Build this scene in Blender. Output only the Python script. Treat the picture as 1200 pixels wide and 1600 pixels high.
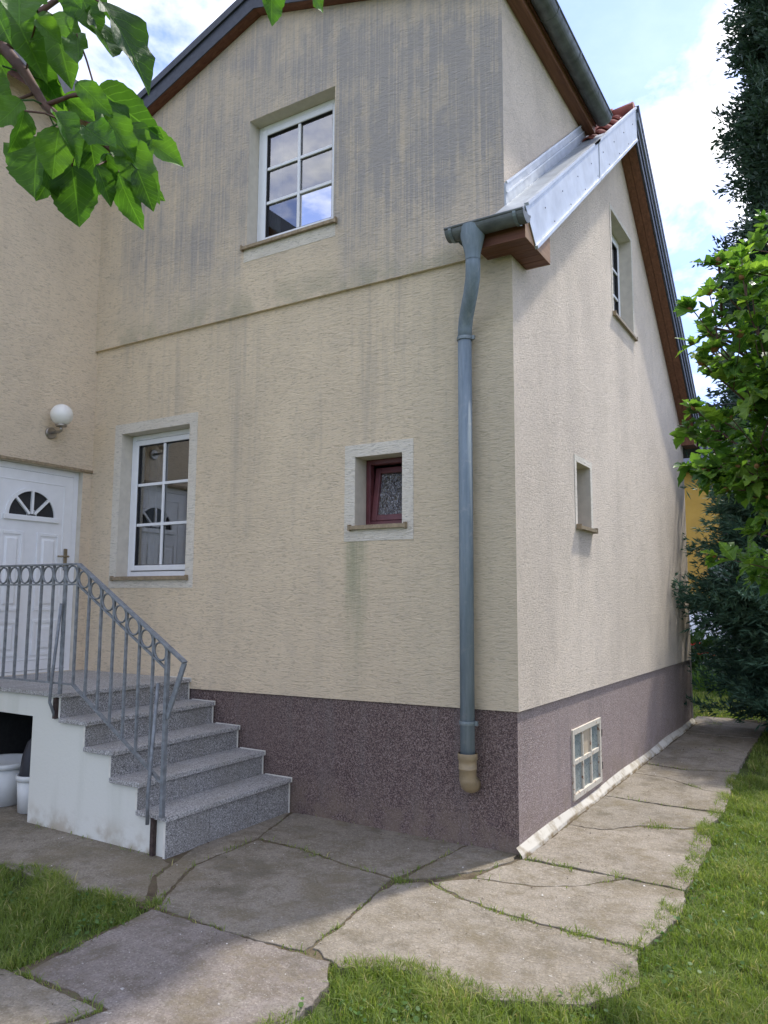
import bpy, bmesh, math, random
import numpy as np
from mathutils import Vector, Matrix
random.seed(7); np.random.seed(7)
scn = bpy.context.scene
C = scn.collection
for o in list(bpy.data.objects): bpy.data.objects.remove(o)
G = -0.08                                   # ground level (z = 0 is one riser below the first tread)

# ---------------------------------------------------------------- camera
FPX, PITCH, ROLL, YAW = 1190.17, 0.1126, 0.0050, 0.5484
CAM = Vector((1.8946, -4.7985, 1.55))
fw = Vector((-math.sin(YAW)*math.cos(PITCH), math.cos(YAW)*math.cos(PITCH), math.sin(PITCH)))
rt0 = Vector((math.cos(YAW), math.sin(YAW), 0)); up0 = rt0.cross(fw)
rt = rt0*math.cos(ROLL)+up0*math.sin(ROLL); up = -rt0*math.sin(ROLL)+up0*math.cos(ROLL)
cd = bpy.data.cameras.new('camera'); cam = bpy.data.objects.new('camera', cd); C.objects.link(cam)
M = Matrix((rt, up, -fw)).transposed().to_4x4(); M.translation = CAM
cam.matrix_world = M
cd.sensor_fit = 'VERTICAL'; cd.sensor_height = 36; cd.lens = FPX/1600*36; cd.clip_end = 2000; cd.clip_start = .05
scn.camera = cam
def at(u, v, d):                            # photo pixel at distance d (metres along the view axis)
    return CAM + (fw + rt*((u-600)/FPX) - up*((v-800)/FPX))*d

# ---------------------------------------------------------------- sky, sun, exposure
SUN_EL, SUN_AZ = math.radians(58), math.atan2(0.33, 0.944)      # azimuth from +y towards +x
scn.view_settings.view_transform = 'Standard'; scn.view_settings.look = 'None'
scn.view_settings.gamma = 1; scn.view_settings.exposure = 1.24; scn.view_settings.use_curve_mapping = False
W = bpy.data.worlds.new('World'); scn.world = W; W.use_nodes = True
nt = W.node_tree; nt.nodes.clear()
def nn(t, typ, **kw):
    n = t.nodes.new(typ)
    for k, v in kw.items(): setattr(n, k, v)
    return n
wo = nn(nt, 'ShaderNodeOutputWorld'); bg = nn(nt, 'ShaderNodeBackground')
sky = nn(nt, 'ShaderNodeTexSky', sky_type='NISHITA', sun_disc=False)
sky.sun_elevation = SUN_EL; sky.sun_rotation = SUN_AZ; sky.air_density = 1; sky.dust_density = 1.2; sky.ozone_density = 1.5
tc = nn(nt, 'ShaderNodeTexCoord'); mp = nn(nt, 'ShaderNodeMapping'); mp.inputs['Scale'].default_value = (1.0, 1.0, 1.7)
mp.inputs['Location'].default_value = (6.4, 1.1, 0.9)
n1 = nn(nt, 'ShaderNodeTexNoise'); n1.inputs['Scale'].default_value = 3.2; n1.inputs['Detail'].default_value = 9; n1.inputs['Roughness'].default_value = .58; n1.inputs['Distortion'].default_value = .25
rp = nn(nt, 'ShaderNodeValToRGB'); rp.color_ramp.elements[0].position = .45; rp.color_ramp.elements[1].position = .60; rp.color_ramp.elements[0].color = (.12, .12, .12, 1)
n2 = nn(nt, 'ShaderNodeTexNoise'); n2.inputs['Scale'].default_value = 4.5; n2.inputs['Detail'].default_value = 8; n2.inputs['Roughness'].default_value = .6
cr = nn(nt, 'ShaderNodeValToRGB')
cr.color_ramp.elements[0].position = .36; cr.color_ramp.elements[0].color = (3.7, 3.8, 4.0, 1)
cr.color_ramp.elements[1].position = .66; cr.color_ramp.elements[1].color = (8.2, 8.1, 8.0, 1)
mx = nn(nt, 'ShaderNodeMix', data_type='RGBA'); tint = nn(nt, 'ShaderNodeMix', data_type='RGBA', blend_type='MULTIPLY'); tint.inputs['Factor'].default_value = 1; tint.inputs['B'].default_value = (.46, .57, .92, 1)
L = nt.links.new
L(tc.outputs['Generated'], mp.inputs['Vector']); L(mp.outputs[0], n1.inputs['Vector']); L(mp.outputs[0], n2.inputs['Vector'])
L(n1.outputs[0], rp.inputs[0]); L(n2.outputs[0], cr.inputs[0])
L(rp.outputs[0], mx.inputs['Factor']); L(sky.outputs[0], tint.inputs['A']); L(tint.outputs['Result'], mx.inputs['A']); L(cr.outputs[0], mx.inputs['B'])
L(mx.outputs['Result'], bg.inputs[0]); bg.inputs[1].default_value = 0.148; L(bg.outputs[0], wo.inputs[0])
sd = bpy.data.lights.new('sun', 'SUN'); sd.energy = 2.0; sd.angle = math.radians(2.5); sd.color = (1, .95, .87)
sun = bpy.data.objects.new('sun', sd); C.objects.link(sun); sun.location = (3, 8, 14)
sv = Vector((math.sin(SUN_AZ)*math.cos(SUN_EL), math.cos(SUN_AZ)*math.cos(SUN_EL), math.sin(SUN_EL)))
sun.rotation_euler = sv.to_track_quat('Z', 'Y').to_euler()
try:
    scn.cycles.max_bounces = 8; scn.cycles.transparent_max_bounces = 12
except Exception: pass

# ---------------------------------------------------------------- node / material helpers
class MT:
    """tiny material builder: world-position driven procedural nodes"""
    def __init__(s, name, rough=.8, metal=0, spec=.3):
        s.m = bpy.data.materials.new(name); s.m.use_nodes = True; s.t = s.m.node_tree
        s.b = s.t.nodes['Principled BSDF']; s.out = s.t.nodes['Material Output']
        s.b.inputs['Roughness'].default_value = rough; s.b.inputs['Metallic'].default_value = metal
        s.b.inputs['Specular IOR Level'].default_value = spec
        s.pos = nn(s.t, 'ShaderNodeNewGeometry').outputs['Position']
        s.sep = None
    def link(s, a, b): s.t.links.new(a, b)
    def put(s, inp, v):
        if isinstance(v, (int, float)): inp.default_value = v
        elif isinstance(v, tuple): inp.default_value = v if len(v) == 4 else (*v, 1)
        else: s.link(v, inp)
    def axis(s, i):
        if s.sep is None:
            s.sep = nn(s.t, 'ShaderNodeSeparateXYZ'); s.link(s.pos, s.sep.inputs[0])
        return s.sep.outputs[i]
    def noise(s, scale, detail=4, rough=.55, sc=(1, 1, 1), dist=0, vec=None, rot=None):
        mp = nn(s.t, 'ShaderNodeMapping'); mp.inputs['Scale'].default_value = sc
        if rot: mp.inputs['Rotation'].default_value = rot
        s.link(vec or s.pos, mp.inputs['Vector'])
        n = nn(s.t, 'ShaderNodeTexNoise'); n.inputs['Scale'].default_value = scale; n.inputs['Detail'].default_value = detail
        n.inputs['Roughness'].default_value = rough; n.inputs['Distortion'].default_value = dist
        s.link(mp.outputs[0], n.inputs['Vector']); return n.outputs['Fac']
    def voro(s, scale, feature='F1', out='Color', sc=(1, 1, 1)):
        mp = nn(s.t, 'ShaderNodeMapping'); mp.inputs['Scale'].default_value = sc; s.link(s.pos, mp.inputs['Vector'])
        n = nn(s.t, 'ShaderNodeTexVoronoi', feature=feature); n.inputs['Scale'].default_value = scale
        s.link(mp.outputs[0], n.inputs['Vector']); return n.outputs[out]
    def ramp(s, v, stops, interp='LINEAR'):
        r = nn(s.t, 'ShaderNodeValToRGB'); e = r.color_ramp; e.interpolation = interp
        while len(e.elements) < len(stops): e.elements.new(.5)
        for k, (p, c) in enumerate(stops):
            e.elements[k].position = p
            if isinstance(c, (int, float)): c = (c, c, c)
            e.elements[k].color = (*c, 1)
        s.link(v, r.inputs[0]); return r.outputs[0]
    def rng(s, v, a, b, c=0., d=1.):
        n = nn(s.t, 'ShaderNodeMapRange', interpolation_type='SMOOTHSTEP')
        s.put(n.inputs[0], v)
        for i, q in enumerate((a, b, c, d)): n.inputs[i+1].default_value = q
        return n.outputs[0]
    def math(s, op, a, b=0.):
        n = nn(s.t, 'ShaderNodeMath', operation=op); s.put(n.inputs[0], a); s.put(n.inputs[1], b); return n.outputs[0]
    def mul(s, *a):
        r = a[0]
        for q in a[1:]: r = s.math('MULTIPLY', r, q)
        return r
    def mix(s, f, a, b, mode='MIX'):
        n = nn(s.t, 'ShaderNodeMix', data_type='RGBA', blend_type=mode)
        s.put(n.inputs['Factor'], f); s.put(n.inputs['A'], a); s.put(n.inputs['B'], b); return n.outputs['Result']
    def color(s, c): s.put(s.b.inputs['Base Color'], c); return s
    def rough(s, v): s.put(s.b.inputs['Roughness'], v); return s
    def bump(s, h, strength=.5, dist=.01):
        n = nn(s.t, 'ShaderNodeBump'); n.inputs['Strength'].default_value = strength; n.inputs['Distance'].default_value = dist
        s.put(n.inputs['Height'], h); s.link(n.outputs[0], s.b.inputs['Normal']); return s
def plain(name, col, rough=.6, metal=0, var=.12, scale=14, bump=0, spec=.3):
    m = MT(name, rough, metal, spec)
    n = m.noise(scale, 5); lo = tuple(c*(1-var) for c in col); hi = tuple(min(1, c*(1+var)) for c in col)
    m.color(m.ramp(n, [(.3, lo), (.7, hi)]))
    m.rough(m.rng(m.noise(scale*2.3, 3), .3, .7, rough*.85, min(1, rough*1.12)))
    if bump: m.bump(m.noise(scale*6, 4), bump, .004)
    return m.m

MAT = {}
# stucco of the street facade: horizontally scratched render
def stucco(name, base, horizontal=True, stain=None):
    m = MT(name, .92, 0, .15)
    if horizontal: g = m.noise(1, 3, .6, (18, 18, 75), .9)
    else: g = m.noise(1, 4, .7, (30, 30, 58), 1.3, rot=(.7, 0, 0))
    big = m.noise(.9, 6, .6, (1, 1, .6)); mid = m.noise(5, 5, .6)
    c = m.mix(m.rng(big, .35, .65), tuple(q*.93 for q in base), tuple(q*1.05 for q in base))
    c = m.mix(m.mul(m.rng(mid, .45, .75), .25), c, (.47, .40, .31))
    c = m.mix(m.mul(m.rng(g, .34, .48, 1, 0), .46), c, tuple(q*.5 for q in base))  # shade in the grooves painted into the colour to strengthen the relief
    if stain: c = stain(m, c)
    m.color(c)
    fine = m.noise(160, 3, .6)
    m.bump(m.math('ADD', g, m.mul(fine, .35)), 1.0 if horizontal else 1.0, .011 if horizontal else .016)
    return m.m
CREAM = (.72, .592, .42)
def stain_upper(m, c):
    x, z = m.axis(0), m.axis(2)
    fine = m.noise(1, 4, .6, (30, 30, .35)); med = m.noise(1, 5, .65, (5, 5, .45)); blot = m.noise(1.6, 6, .65)
    right = m.rng(x, -2.3, -.9, .62, 1.0); left = m.rng(x, -4.3, -3.6, .2, 1.0)
    low = m.rng(z, 4.0, 4.9, .40, 1.0)
    # rain-sheltered patch under the window sill
    shel = m.math('SUBTRACT', 1.0, m.mul(m.rng(x, -2.55, -2.45), m.rng(x, -1.5, -1.4, 1, 0), m.rng(z, 4.5, 4.56, .75, 0)))
    topclean = m.rng(m.math('SUBTRACT', z, m.math('MULTIPLY', m.math('ABSOLUTE', m.math('ADD', x, 2.33)), -.355)), 6.45, 6.7, 1, .55)
    a = m.mul(m.rng(med, .28, .58, .5, 1), m.rng(fine, .34, .62, .58, 1), right, left, low, shel, topclean)
    a = m.math('ADD', m.mul(a, 1.25), m.mul(m.rng(blot, .35, .65), left, low, shel, .35))
    a = m.mul(a, m.rng(m.noise(7, 5, .7, (1, 1, .5)), .3, .62, .55, 1), m.rng(m.noise(1, 4, .7, (60, 60, .7)), .3, .6, .6, 1))
    c = m.mix(m.math('MINIMUM', a, .88), c, (.345, .325, .31))
    return m.mix(m.mul(m.rng(z, 3.95, 4.3, .5, 0), m.rng(m.noise(3, 4), .4, .6)), c, (.33, .32, .22))
def stain_lower(m, c):
    x, z = m.axis(0), m.axis(2)
    fine = m.noise(1, 3, .6, (14, 14, .5)); med = m.noise(1, 5, .6, (2.2, 2.2, .4))
    c = m.mix(m.mul(m.rng(fine, .42, .7), m.rng(med, .4, .65), m.rng(z, 1.2, 3.4, .15, .42)), c, (.38, .335, .28))
    mr = m.mul(m.rng(x, -1.35, -.2, 0, 1), .34); c = m.mix(mr, c, (.42, .39, .29))
    # green algae streak that runs down from the end of the small sill
    gx = m.mul(m.rng(x, -1.42, -1.33), m.rng(x, -1.25, -1.14, 1, 0), m.rng(z, .9, 1.9, .1, 1), m.rng(z, 1.98, 2.05, 1, 0), m.rng(m.noise(1, 4, .6, (30, 30, 2)), .3, .6, .3, 1))
    c = m.mix(m.mul(gx, .5), c, (.20, .245, .14))
    # grey run-off streaks under the cornice
    s = m.mul(m.rng(x, -1.55, -1.0), m.rng(x, -.95, -.7, 1, 0), m.rng(z, 2.7, 3.6, 0, 1), m.rng(m.noise(1, 4, .6, (16, 16, .6)), .45, .65))
    c = m.mix(m.mul(s, .35), c, (.28, .25, .23))
    return c
def stain_gable(m, c):
    y, z = m.axis(1), m.axis(2)
    n = m.noise(1, 5, .6, (2.5, 2.5, .5))
    c = m.mix(m.mul(m.rng(n, .42, .7), .16), c, (.42, .36, .31))
    s = m.mul(m.rng(y, 1.35, 1.42), m.rng(y, 1.7, 1.8, 1, 0), m.rng(z, 1.75, 2.1, 0, 1), m.rng(z, 2.1, 2.14, 1, 0))
    return m.mix(m.mul(s, .45), c, (.24, .21, .18))
MAT['st_low'] = stucco('stucco_facade', CREAM, True, stain_lower)
MAT['st_up'] = stucco('stucco_upper_facade', CREAM, True, stain_upper)
MAT['st_wing'] = stucco('stucco_wing', (.71, .59, .435), True)
MAT['st_gab'] = stucco('stucco_gable_sunlit', (.75, .645, .525), False, stain_gable)  # sunlight on the gable put into the base colour, lighter than the facade
MAT['band'] = stucco('surround_plaster', (.70, .645, .545), True)
MAT['reveal'] = plain('reveal_plaster', (.60, .55, .46), .9, var=.08, bump=.2)
def plinth_mat(name, cols, bright):
    m = MT(name, .75, 0, .3)
    v = m.voro(185); s = nn(m.t, 'ShaderNodeSeparateColor'); m.link(v, s.inputs[0])
    c = m.ramp(s.outputs[0], [(0., cols[0]), (.35, cols[1]), (.62, cols[2]), (.85, cols[3])], 'CONSTANT')
    big = m.noise(1.2, 5); c = m.mix(m.mul(m.rng(big, .4, .7), .35), c, tuple(bright))
    z = m.axis(2)
    c = m.mix(m.mul(m.rng(z, -.08, .30, .75, 0), m.rng(m.noise(5, 6, .7), .35, .65)), c, (.24, .185, .14)); c = m.mix(m.mul(m.rng(m.noise(1, 5, .65, (6, 6, .8)), .5, .7), .3), c, (.20, .175, .165))
    m.color(c); m.bump(m.voro(185, out='Distance'), .8, .006); return m.m
MAT['plinth'] = plinth_mat('granulate_plinth', [(.07, .048, .045), (.15, .105, .095), (.22, .16, .143), (.31, .245, .222)], (.17, .125, .112))
MAT['plinth_g'] = plinth_mat('granulate_plinth_gable_sunlit', [(.22, .165, .152), (.31, .24, .218), (.39, .315, .288), (.49, .42, .385)], (.36, .288, .258))  # lighter copy of the plinth colours: sun on the gable side painted in
MAT['upvc'] = plain('white_upvc', (.78, .79, .80), .35, var=.03, spec=.5)
MAT['upvc2'] = plain('white_upvc_shaded_gasket', (.70, .71, .72), .4, var=.03)
MAT['gasket'] = plain('black_gasket', (.03, .03, .032), .7)
MAT['sill'] = plain('bronze_sill', (.30, .235, .15), .55, .2, var=.3, scale=30)
MAT['redframe'] = plain('maroon_window_frame', (.12, .035, .04), .42, var=.2, spec=.4)
MAT['wood'] = None
def wood(name, a, b, ax):
    m = MT(name, .6, 0, .3); sc = [40, 40, 40]; sc[ax] = 2.5
    n = m.noise(1, 5, .6, tuple(sc), .4); m.color(m.ramp(n, [(.3, a), (.7, b)])); m.bump(n, .25, .004); return m.m
MAT['wood_x'] = wood('stained_soffit_board', (.10, .035, .022), (.20, .085, .05), 0)
MAT['wood_y'] = wood('stained_soffit_board_rake', (.13, .055, .032), (.25, .115, .065), 1)
MAT['wood_raw'] = wood('weathered_box_end', (.24, .13, .06), (.36, .22, .11), 1)
MAT['zinc'] = plain('weathered_zinc', (.20, .235, .245), .5, .55, var=.25, scale=9, bump=.1)
MAT['zincdark'] = plain('dark_zinc_gutter', (.14, .152, .152), .55, .4, var=.3, scale=10)
MAT['pipe'] = None
m = MT('galvanised_downpipe', .68, .1, .25)
n = m.noise(1, 6, .65, (30, 30, 3)); n2_ = m.noise(22, 5)
c = m.ramp(n, [(.3, (.15, .195, .225)), (.7, (.25, .30, .335))]); c = m.mix(m.mul(m.rng(n2_, .55, .75), .5), c, (.31, .33, .34)); m.color(c)
MAT['pipe'] = m.m
MAT['galv'] = plain('new_galvanised_sheet', (.50, .53, .56), .5, .35, var=.12, scale=7)
MAT['flash'] = plain('roof_flashing_sheet', (.40, .43, .455), .5, .4, var=.16, scale=7)
MAT['darksheet'] = plain('anthracite_sheet', (.055, .062, .075), .42, .3, var=.15)
MAT['midsheet'] = plain('grey_sheet_trim', (.26, .29, .33), .35, .5, var=.12)
MAT['tile'] = plain('red_clay_tile', (.20, .06, .042), .8, var=.35, scale=6, bump=.2)
MAT['pvc_beige'] = plain('beige_pvc', (.29, .225, .135), .5, var=.15)
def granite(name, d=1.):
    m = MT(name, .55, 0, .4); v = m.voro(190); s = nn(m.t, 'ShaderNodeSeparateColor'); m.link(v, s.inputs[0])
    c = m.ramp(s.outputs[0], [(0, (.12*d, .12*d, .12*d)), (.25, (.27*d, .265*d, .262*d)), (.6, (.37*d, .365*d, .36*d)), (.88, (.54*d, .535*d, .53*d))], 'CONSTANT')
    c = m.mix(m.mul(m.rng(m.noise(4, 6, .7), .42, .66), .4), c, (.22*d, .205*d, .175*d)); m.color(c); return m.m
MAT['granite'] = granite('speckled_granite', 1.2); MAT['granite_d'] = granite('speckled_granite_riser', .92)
m = MT('whitewashed_side_wall', .9, 0, .15)
n = m.noise(1, 5, .6, (7, 7, .8)); z = m.axis(2)
c = m.mix(m.mul(m.rng(n, .45, .7), .4), (.66, .66, .60), (.52, .53, .46))
c = m.mix(m.mul(m.rng(z, -.08, .12, .7, 0), m.rng(m.noise(6, 5), .4, .62)), c, (.36, .30, .21))
m.color(c); m.bump(m.noise(45, 4), .3, .005); MAT['whitewall'] = m.m
MAT['iron'] = plain('grey_painted_iron', (.20, .215, .23), .55, .25, var=.3, scale=25, bump=.15)
MAT['rust'] = plain('rusted_iron', (.07, .05, .045), .8, .2, var=.4, scale=30)
MAT['dark'] = plain('interior_shade', (.035, .035, .035), .9)  # near-black colour that stands in for shade in unlit hollows
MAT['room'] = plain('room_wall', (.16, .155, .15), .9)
MAT['curtain'] = plain('pale_curtain', (.42, .45, .46), .9)
MAT['globe'] = None
m = MT('opal_glass', .15, 0, .5); m.color((.82, .80, .74)); m.b.inputs['Subsurface Weight'].default_value = .3; m.b.inputs['Subsurface Radius'].default_value = (.1, .1, .1); MAT['globe'] = m.m
MAT['steel'] = plain('brushed_steel', (.36, .33, .29), .35, .9, var=.12)
MAT['brass'] = plain('aged_brass', (.28, .24, .17), .4, .8, var=.2)
MAT['mortar'] = plain('white_mortar', (.66, .64, .57), .95, var=.14, scale=9, bump=.5)
m = MT('limewashed_fillet', .95, 0, .15)
c = m.mix(m.rng(m.noise(6, 6, .7), .45, .62), (.52, .49, .42), (.34, .30, .23)); c = m.mix(m.mul(m.rng(m.axis(2), -.078, -.058, 1, 0), m.rng(m.noise(7, 5), .4, .6)), c, (.22, .17, .10)); m.color(c); m.bump(m.noise(60, 4, .6), .3, .006); MAT['fillet'] = m.m
MAT['bucket'] = plain('white_plastic_bucket', (.66, .68, .67), .45, var=.06)
MAT['bag'] = plain('dark_plastic_bag', (.03, .032, .04), .5)
def glass(name, refl, tint, bumps=0):
    m = MT(name, .02); t = m.t; t.nodes.remove(m.b)
    gl = nn(t, 'ShaderNodeBsdfGlossy'); gl.inputs['Roughness'].default_value = .015; tr = nn(t, 'ShaderNodeBsdfTransparent'); tr.inputs[0].default_value = (*tint, 1)
    fr = nn(t, 'ShaderNodeFresnel'); fr.inputs['IOR'].default_value = 1.5
    ad = m.math('ADD', fr.outputs[0], refl); mx = nn(t, 'ShaderNodeMixShader'); m.link(ad, mx.inputs[0]); m.link(tr.outputs[0], mx.inputs[1]); m.link(gl.outputs[0], mx.inputs[2])
    m.link(mx.outputs[0], m.out.inputs[0])
    if bumps:
        b = nn(t, 'ShaderNodeBump'); b.inputs['Strength'].default_value = .9; b.inputs['Distance'].default_value = .02
        m.link(m.noise(1, 3, .5, (70, 70, 38), 1.5), b.inputs['Height']); m.link(b.outputs[0], gl.inputs['Normal']); gl.inputs['Roughness'].default_value = .12
    return m.m
MAT['glass'] = glass('double_glazing', .33, (.72, .75, .76))
MAT['glass_pat'] = glass('patterned_glass', .22, (.35, .38, .40), 1)
MAT['glass_base'] = plain('dusty_wired_glass', (.20, .235, .225), .3, var=.12, scale=18)
MAT['board'] = plain('beige_board_pane', (.46, .38, .27), .8)
MAT['rustframe'] = None
m = MT('chipped_cream_steel', .6, .1, .3); n = m.noise(28, 6, .65)
m.color(m.mix(m.rng(n, .55, .66), (.60, .55, .45), (.24, .12, .06))); MAT['rustframe'] = m.m
# paving
def paving(name, tone):
    m = MT(name, .92, 0, .2)
    big = m.noise(1.3, 6, .65); mid = m.noise(7, 6, .65); v = m.voro(140); s = nn(m.t, 'ShaderNodeSeparateColor'); m.link(v, s.inputs[0])
    c = m.ramp(big, [(.28, tuple(q*.72 for q in tone)), (.5, tone), (.75, tuple(q*1.18 for q in tone))])
    c = m.mix(m.mul(m.rng(mid, .42, .66), .7), c, (tone[0]*.58, tone[1]*.55, tone[2]*.46)); c = m.mix(m.mul(m.rng(m.noise(24, 6, .75), .48, .66), .45), c, (tone[0]*1.35, tone[1]*1.33, tone[2]*1.3))
    c = m.mix(m.rng(s.outputs[0], .88, .92, 0, .3), c, (.50, .46, .41)); c = m.mix(m.rng(s.outputs[1], .86, .9, 0, .35), c, (.15, .13, .115))
    sp = m.noise(2.2, 6, .75); c = m.mix(m.mul(m.rng(sp, .5, .66), .6), c, (.115, .10, .07)); c = m.mix(m.mul(m.rng(m.noise(3.7, 6, .75), .56, .7), .4), c, (.36, .33, .28))
    c = m.mix(m.rng(m.noise(30, 2), .73, .76, 0, .6), c, (.58, .55, .50))
    c = m.mix(m.mul(m.rng(m.noise(1.7, 7, .75), .50, .62), .55), c, (.20, .165, .105)); c = m.mix(m.mul(m.rng(m.noise(75, 3, .7), .5, .62), .45), c, (tone[0]*.5, tone[1]*.48, tone[2]*.42))
    m.color(c); m.bump(m.math('ADD', m.noise(60, 5, .7), m.mul(mid, 1.2)), .9, .014); return m.m
MAT['slab'] = [paving('concrete_slab', (.275, .243, .195)), paving('concrete_slab_mauve', (.26, .226, .20)), paving('concrete_slab_buff', (.31, .272, .217))]
m = MT('soil', 1, 0, .1)
m.color(m.ramp(m.noise(9, 6, .7), [(.3, (.075, .058, .038)), (.55, (.14, .112, .075)), (.72, (.11, .12, .055))])); m.bump(m.noise(50, 5), .8, .02); MAT['soil'] = m.m
m = MT('lawn_ground', 1, 0, .1)
m.color(m.ramp(m.noise(5, 6, .7), [(.3, (.05, .06, .02)), (.55, (.075, .105, .03)), (.72, (.13, .12, .05))])); m.bump(m.noise(30, 5), .8, .03); MAT['lawn'] = m.m
def leafmat(name, stops, transl, trcol, rough=.4, attr='rnd', rand='attr', spec=.35):
    m = MT(name, rough, 0, spec); vein = None
    if rand == 'attr':
        a = nn(m.t, 'ShaderNodeAttribute'); a.attribute_name = attr; f = a.outputs['Fac']
    else: f = nn(m.t, 'ShaderNodeObjectInfo').outputs['Random']
    c = m.ramp(f, stops); c = m.mix(m.mul(m.rng(m.noise(40, 3), .4, .7), .25), c, tuple(q*.6 for q in stops[0][1])); m.color(c)
    if rand == 'obj':                                     # midrib and side veins in the leaf's own coordinates
        oc = nn(m.t, 'ShaderNodeTexCoord').outputs['Object']; sx = nn(m.t, 'ShaderNodeSeparateXYZ'); m.link(oc, sx.inputs[0]); ax = m.math('ABSOLUTE', sx.outputs[0])
        mid = m.rng(ax, .006, .02, 1, 0); ph = m.math('MULTIPLY', m.math('SUBTRACT', sx.outputs[1], m.mul(ax, .75)), 8.5)
        sv_ = m.math('ABSOLUTE', m.math('SUBTRACT', m.math('FRACT', ph), .5)); side = m.mul(m.rng(sv_, .02, .09, 1, 0), m.rng(ax, .25, .4, 1, .2)); vein = m.math('MAXIMUM', mid, m.mul(side, .55))
        c = m.mix(m.mul(vein, .32), c, tuple(min(1, q*2.0) for q in stops[-1][1])); m.color(c)
        m.bump(m.math('ADD', m.math('MULTIPLY', vein, -.6), m.mul(m.noise(9, 3, .6, vec=oc), .8)), .5, .004)
    tr = nn(m.t, 'ShaderNodeBsdfTranslucent'); m.put(tr.inputs[0], m.mix(1.0, c, trcol, 'MULTIPLY'))
    mx = nn(m.t, 'ShaderNodeMixShader'); mx.inputs[0].default_value = transl
    m.link(m.b.outputs[0], mx.inputs[1]); m.link(tr.outputs[0], mx.inputs[2]); m.link(mx.outputs[0], m.out.inputs[0]); return m.m
MAT['grass'] = leafmat('grass_blades', [(0, (.10, .155, .03)), (.45, (.19, .255, .055)), (.8, (.28, .32, .09)), (.93, (.46, .40, .20))], .4, (1.5, 1.6, .8), .55)
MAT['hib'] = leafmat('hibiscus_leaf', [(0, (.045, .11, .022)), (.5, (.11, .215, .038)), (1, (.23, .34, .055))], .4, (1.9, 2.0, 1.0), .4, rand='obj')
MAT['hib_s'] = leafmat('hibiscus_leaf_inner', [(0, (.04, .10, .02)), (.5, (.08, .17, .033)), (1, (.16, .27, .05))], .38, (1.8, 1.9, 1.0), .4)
MAT['fruit'] = leafmat('broad_leaf', [(0, (.03, .075, .014)), (.5, (.05, .125, .02)), (1, (.085, .18, .028))], .42, (2.2, 2.3, 1.0), .5, rand='obj', spec=.3)
MAT['fruit_s'] = leafmat('broad_leaf_far', [(0, (.03, .075, .014)), (.5, (.05, .125, .02)), (1, (.085, .18, .028))], .45, (2.2, 2.3, 1.0), .32)
MAT['thuja'] = leafmat('conifer_spray', [(0, (.020, .042, .027)), (.55, (.036, .070, .042)), (1, (.066, .11, .06))], .14, (1.2, 1.4, 1.0), .6)
MAT['juniper'] = leafmat('blue_conifer_spray', [(0, (.026, .066, .044)), (.55, (.056, .12, .078)), (1, (.105, .18, .11))], .14, (1.2, 1.4, 1.1), .6)
MAT['lily'] = leafmat('strap_leaf', [(0, (.06, .13, .03)), (1, (.14, .23, .06))], .35, (1.5, 1.6, .9), .45)
MAT['hedge'] = leafmat('hedge_leaf', [(0, (.02, .05, .012)), (1, (.06, .12, .03))], .25, (1.5, 1.6, .9), .5)
MAT['bark'] = plain('bark', (.09, .065, .05), .9, var=.4, scale=30, bump=.6)
MAT['twig'] = plain('young_twig', (.12, .065, .05), .7, var=.3, scale=40)
MAT['bud'] = plain('dry_flower_bud', (.24, .12, .045), .8, var=.4, scale=60)
MAT['redfl'] = plain('red_petal', (.50, .03, .02), .5)
MAT['ochre'] = plain('ochre_render', (.50, .31, .07), .9, var=.08, scale=3)
MAT['white'] = plain('pale_sheet', (.72, .76, .80), .5, var=.05)

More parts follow.
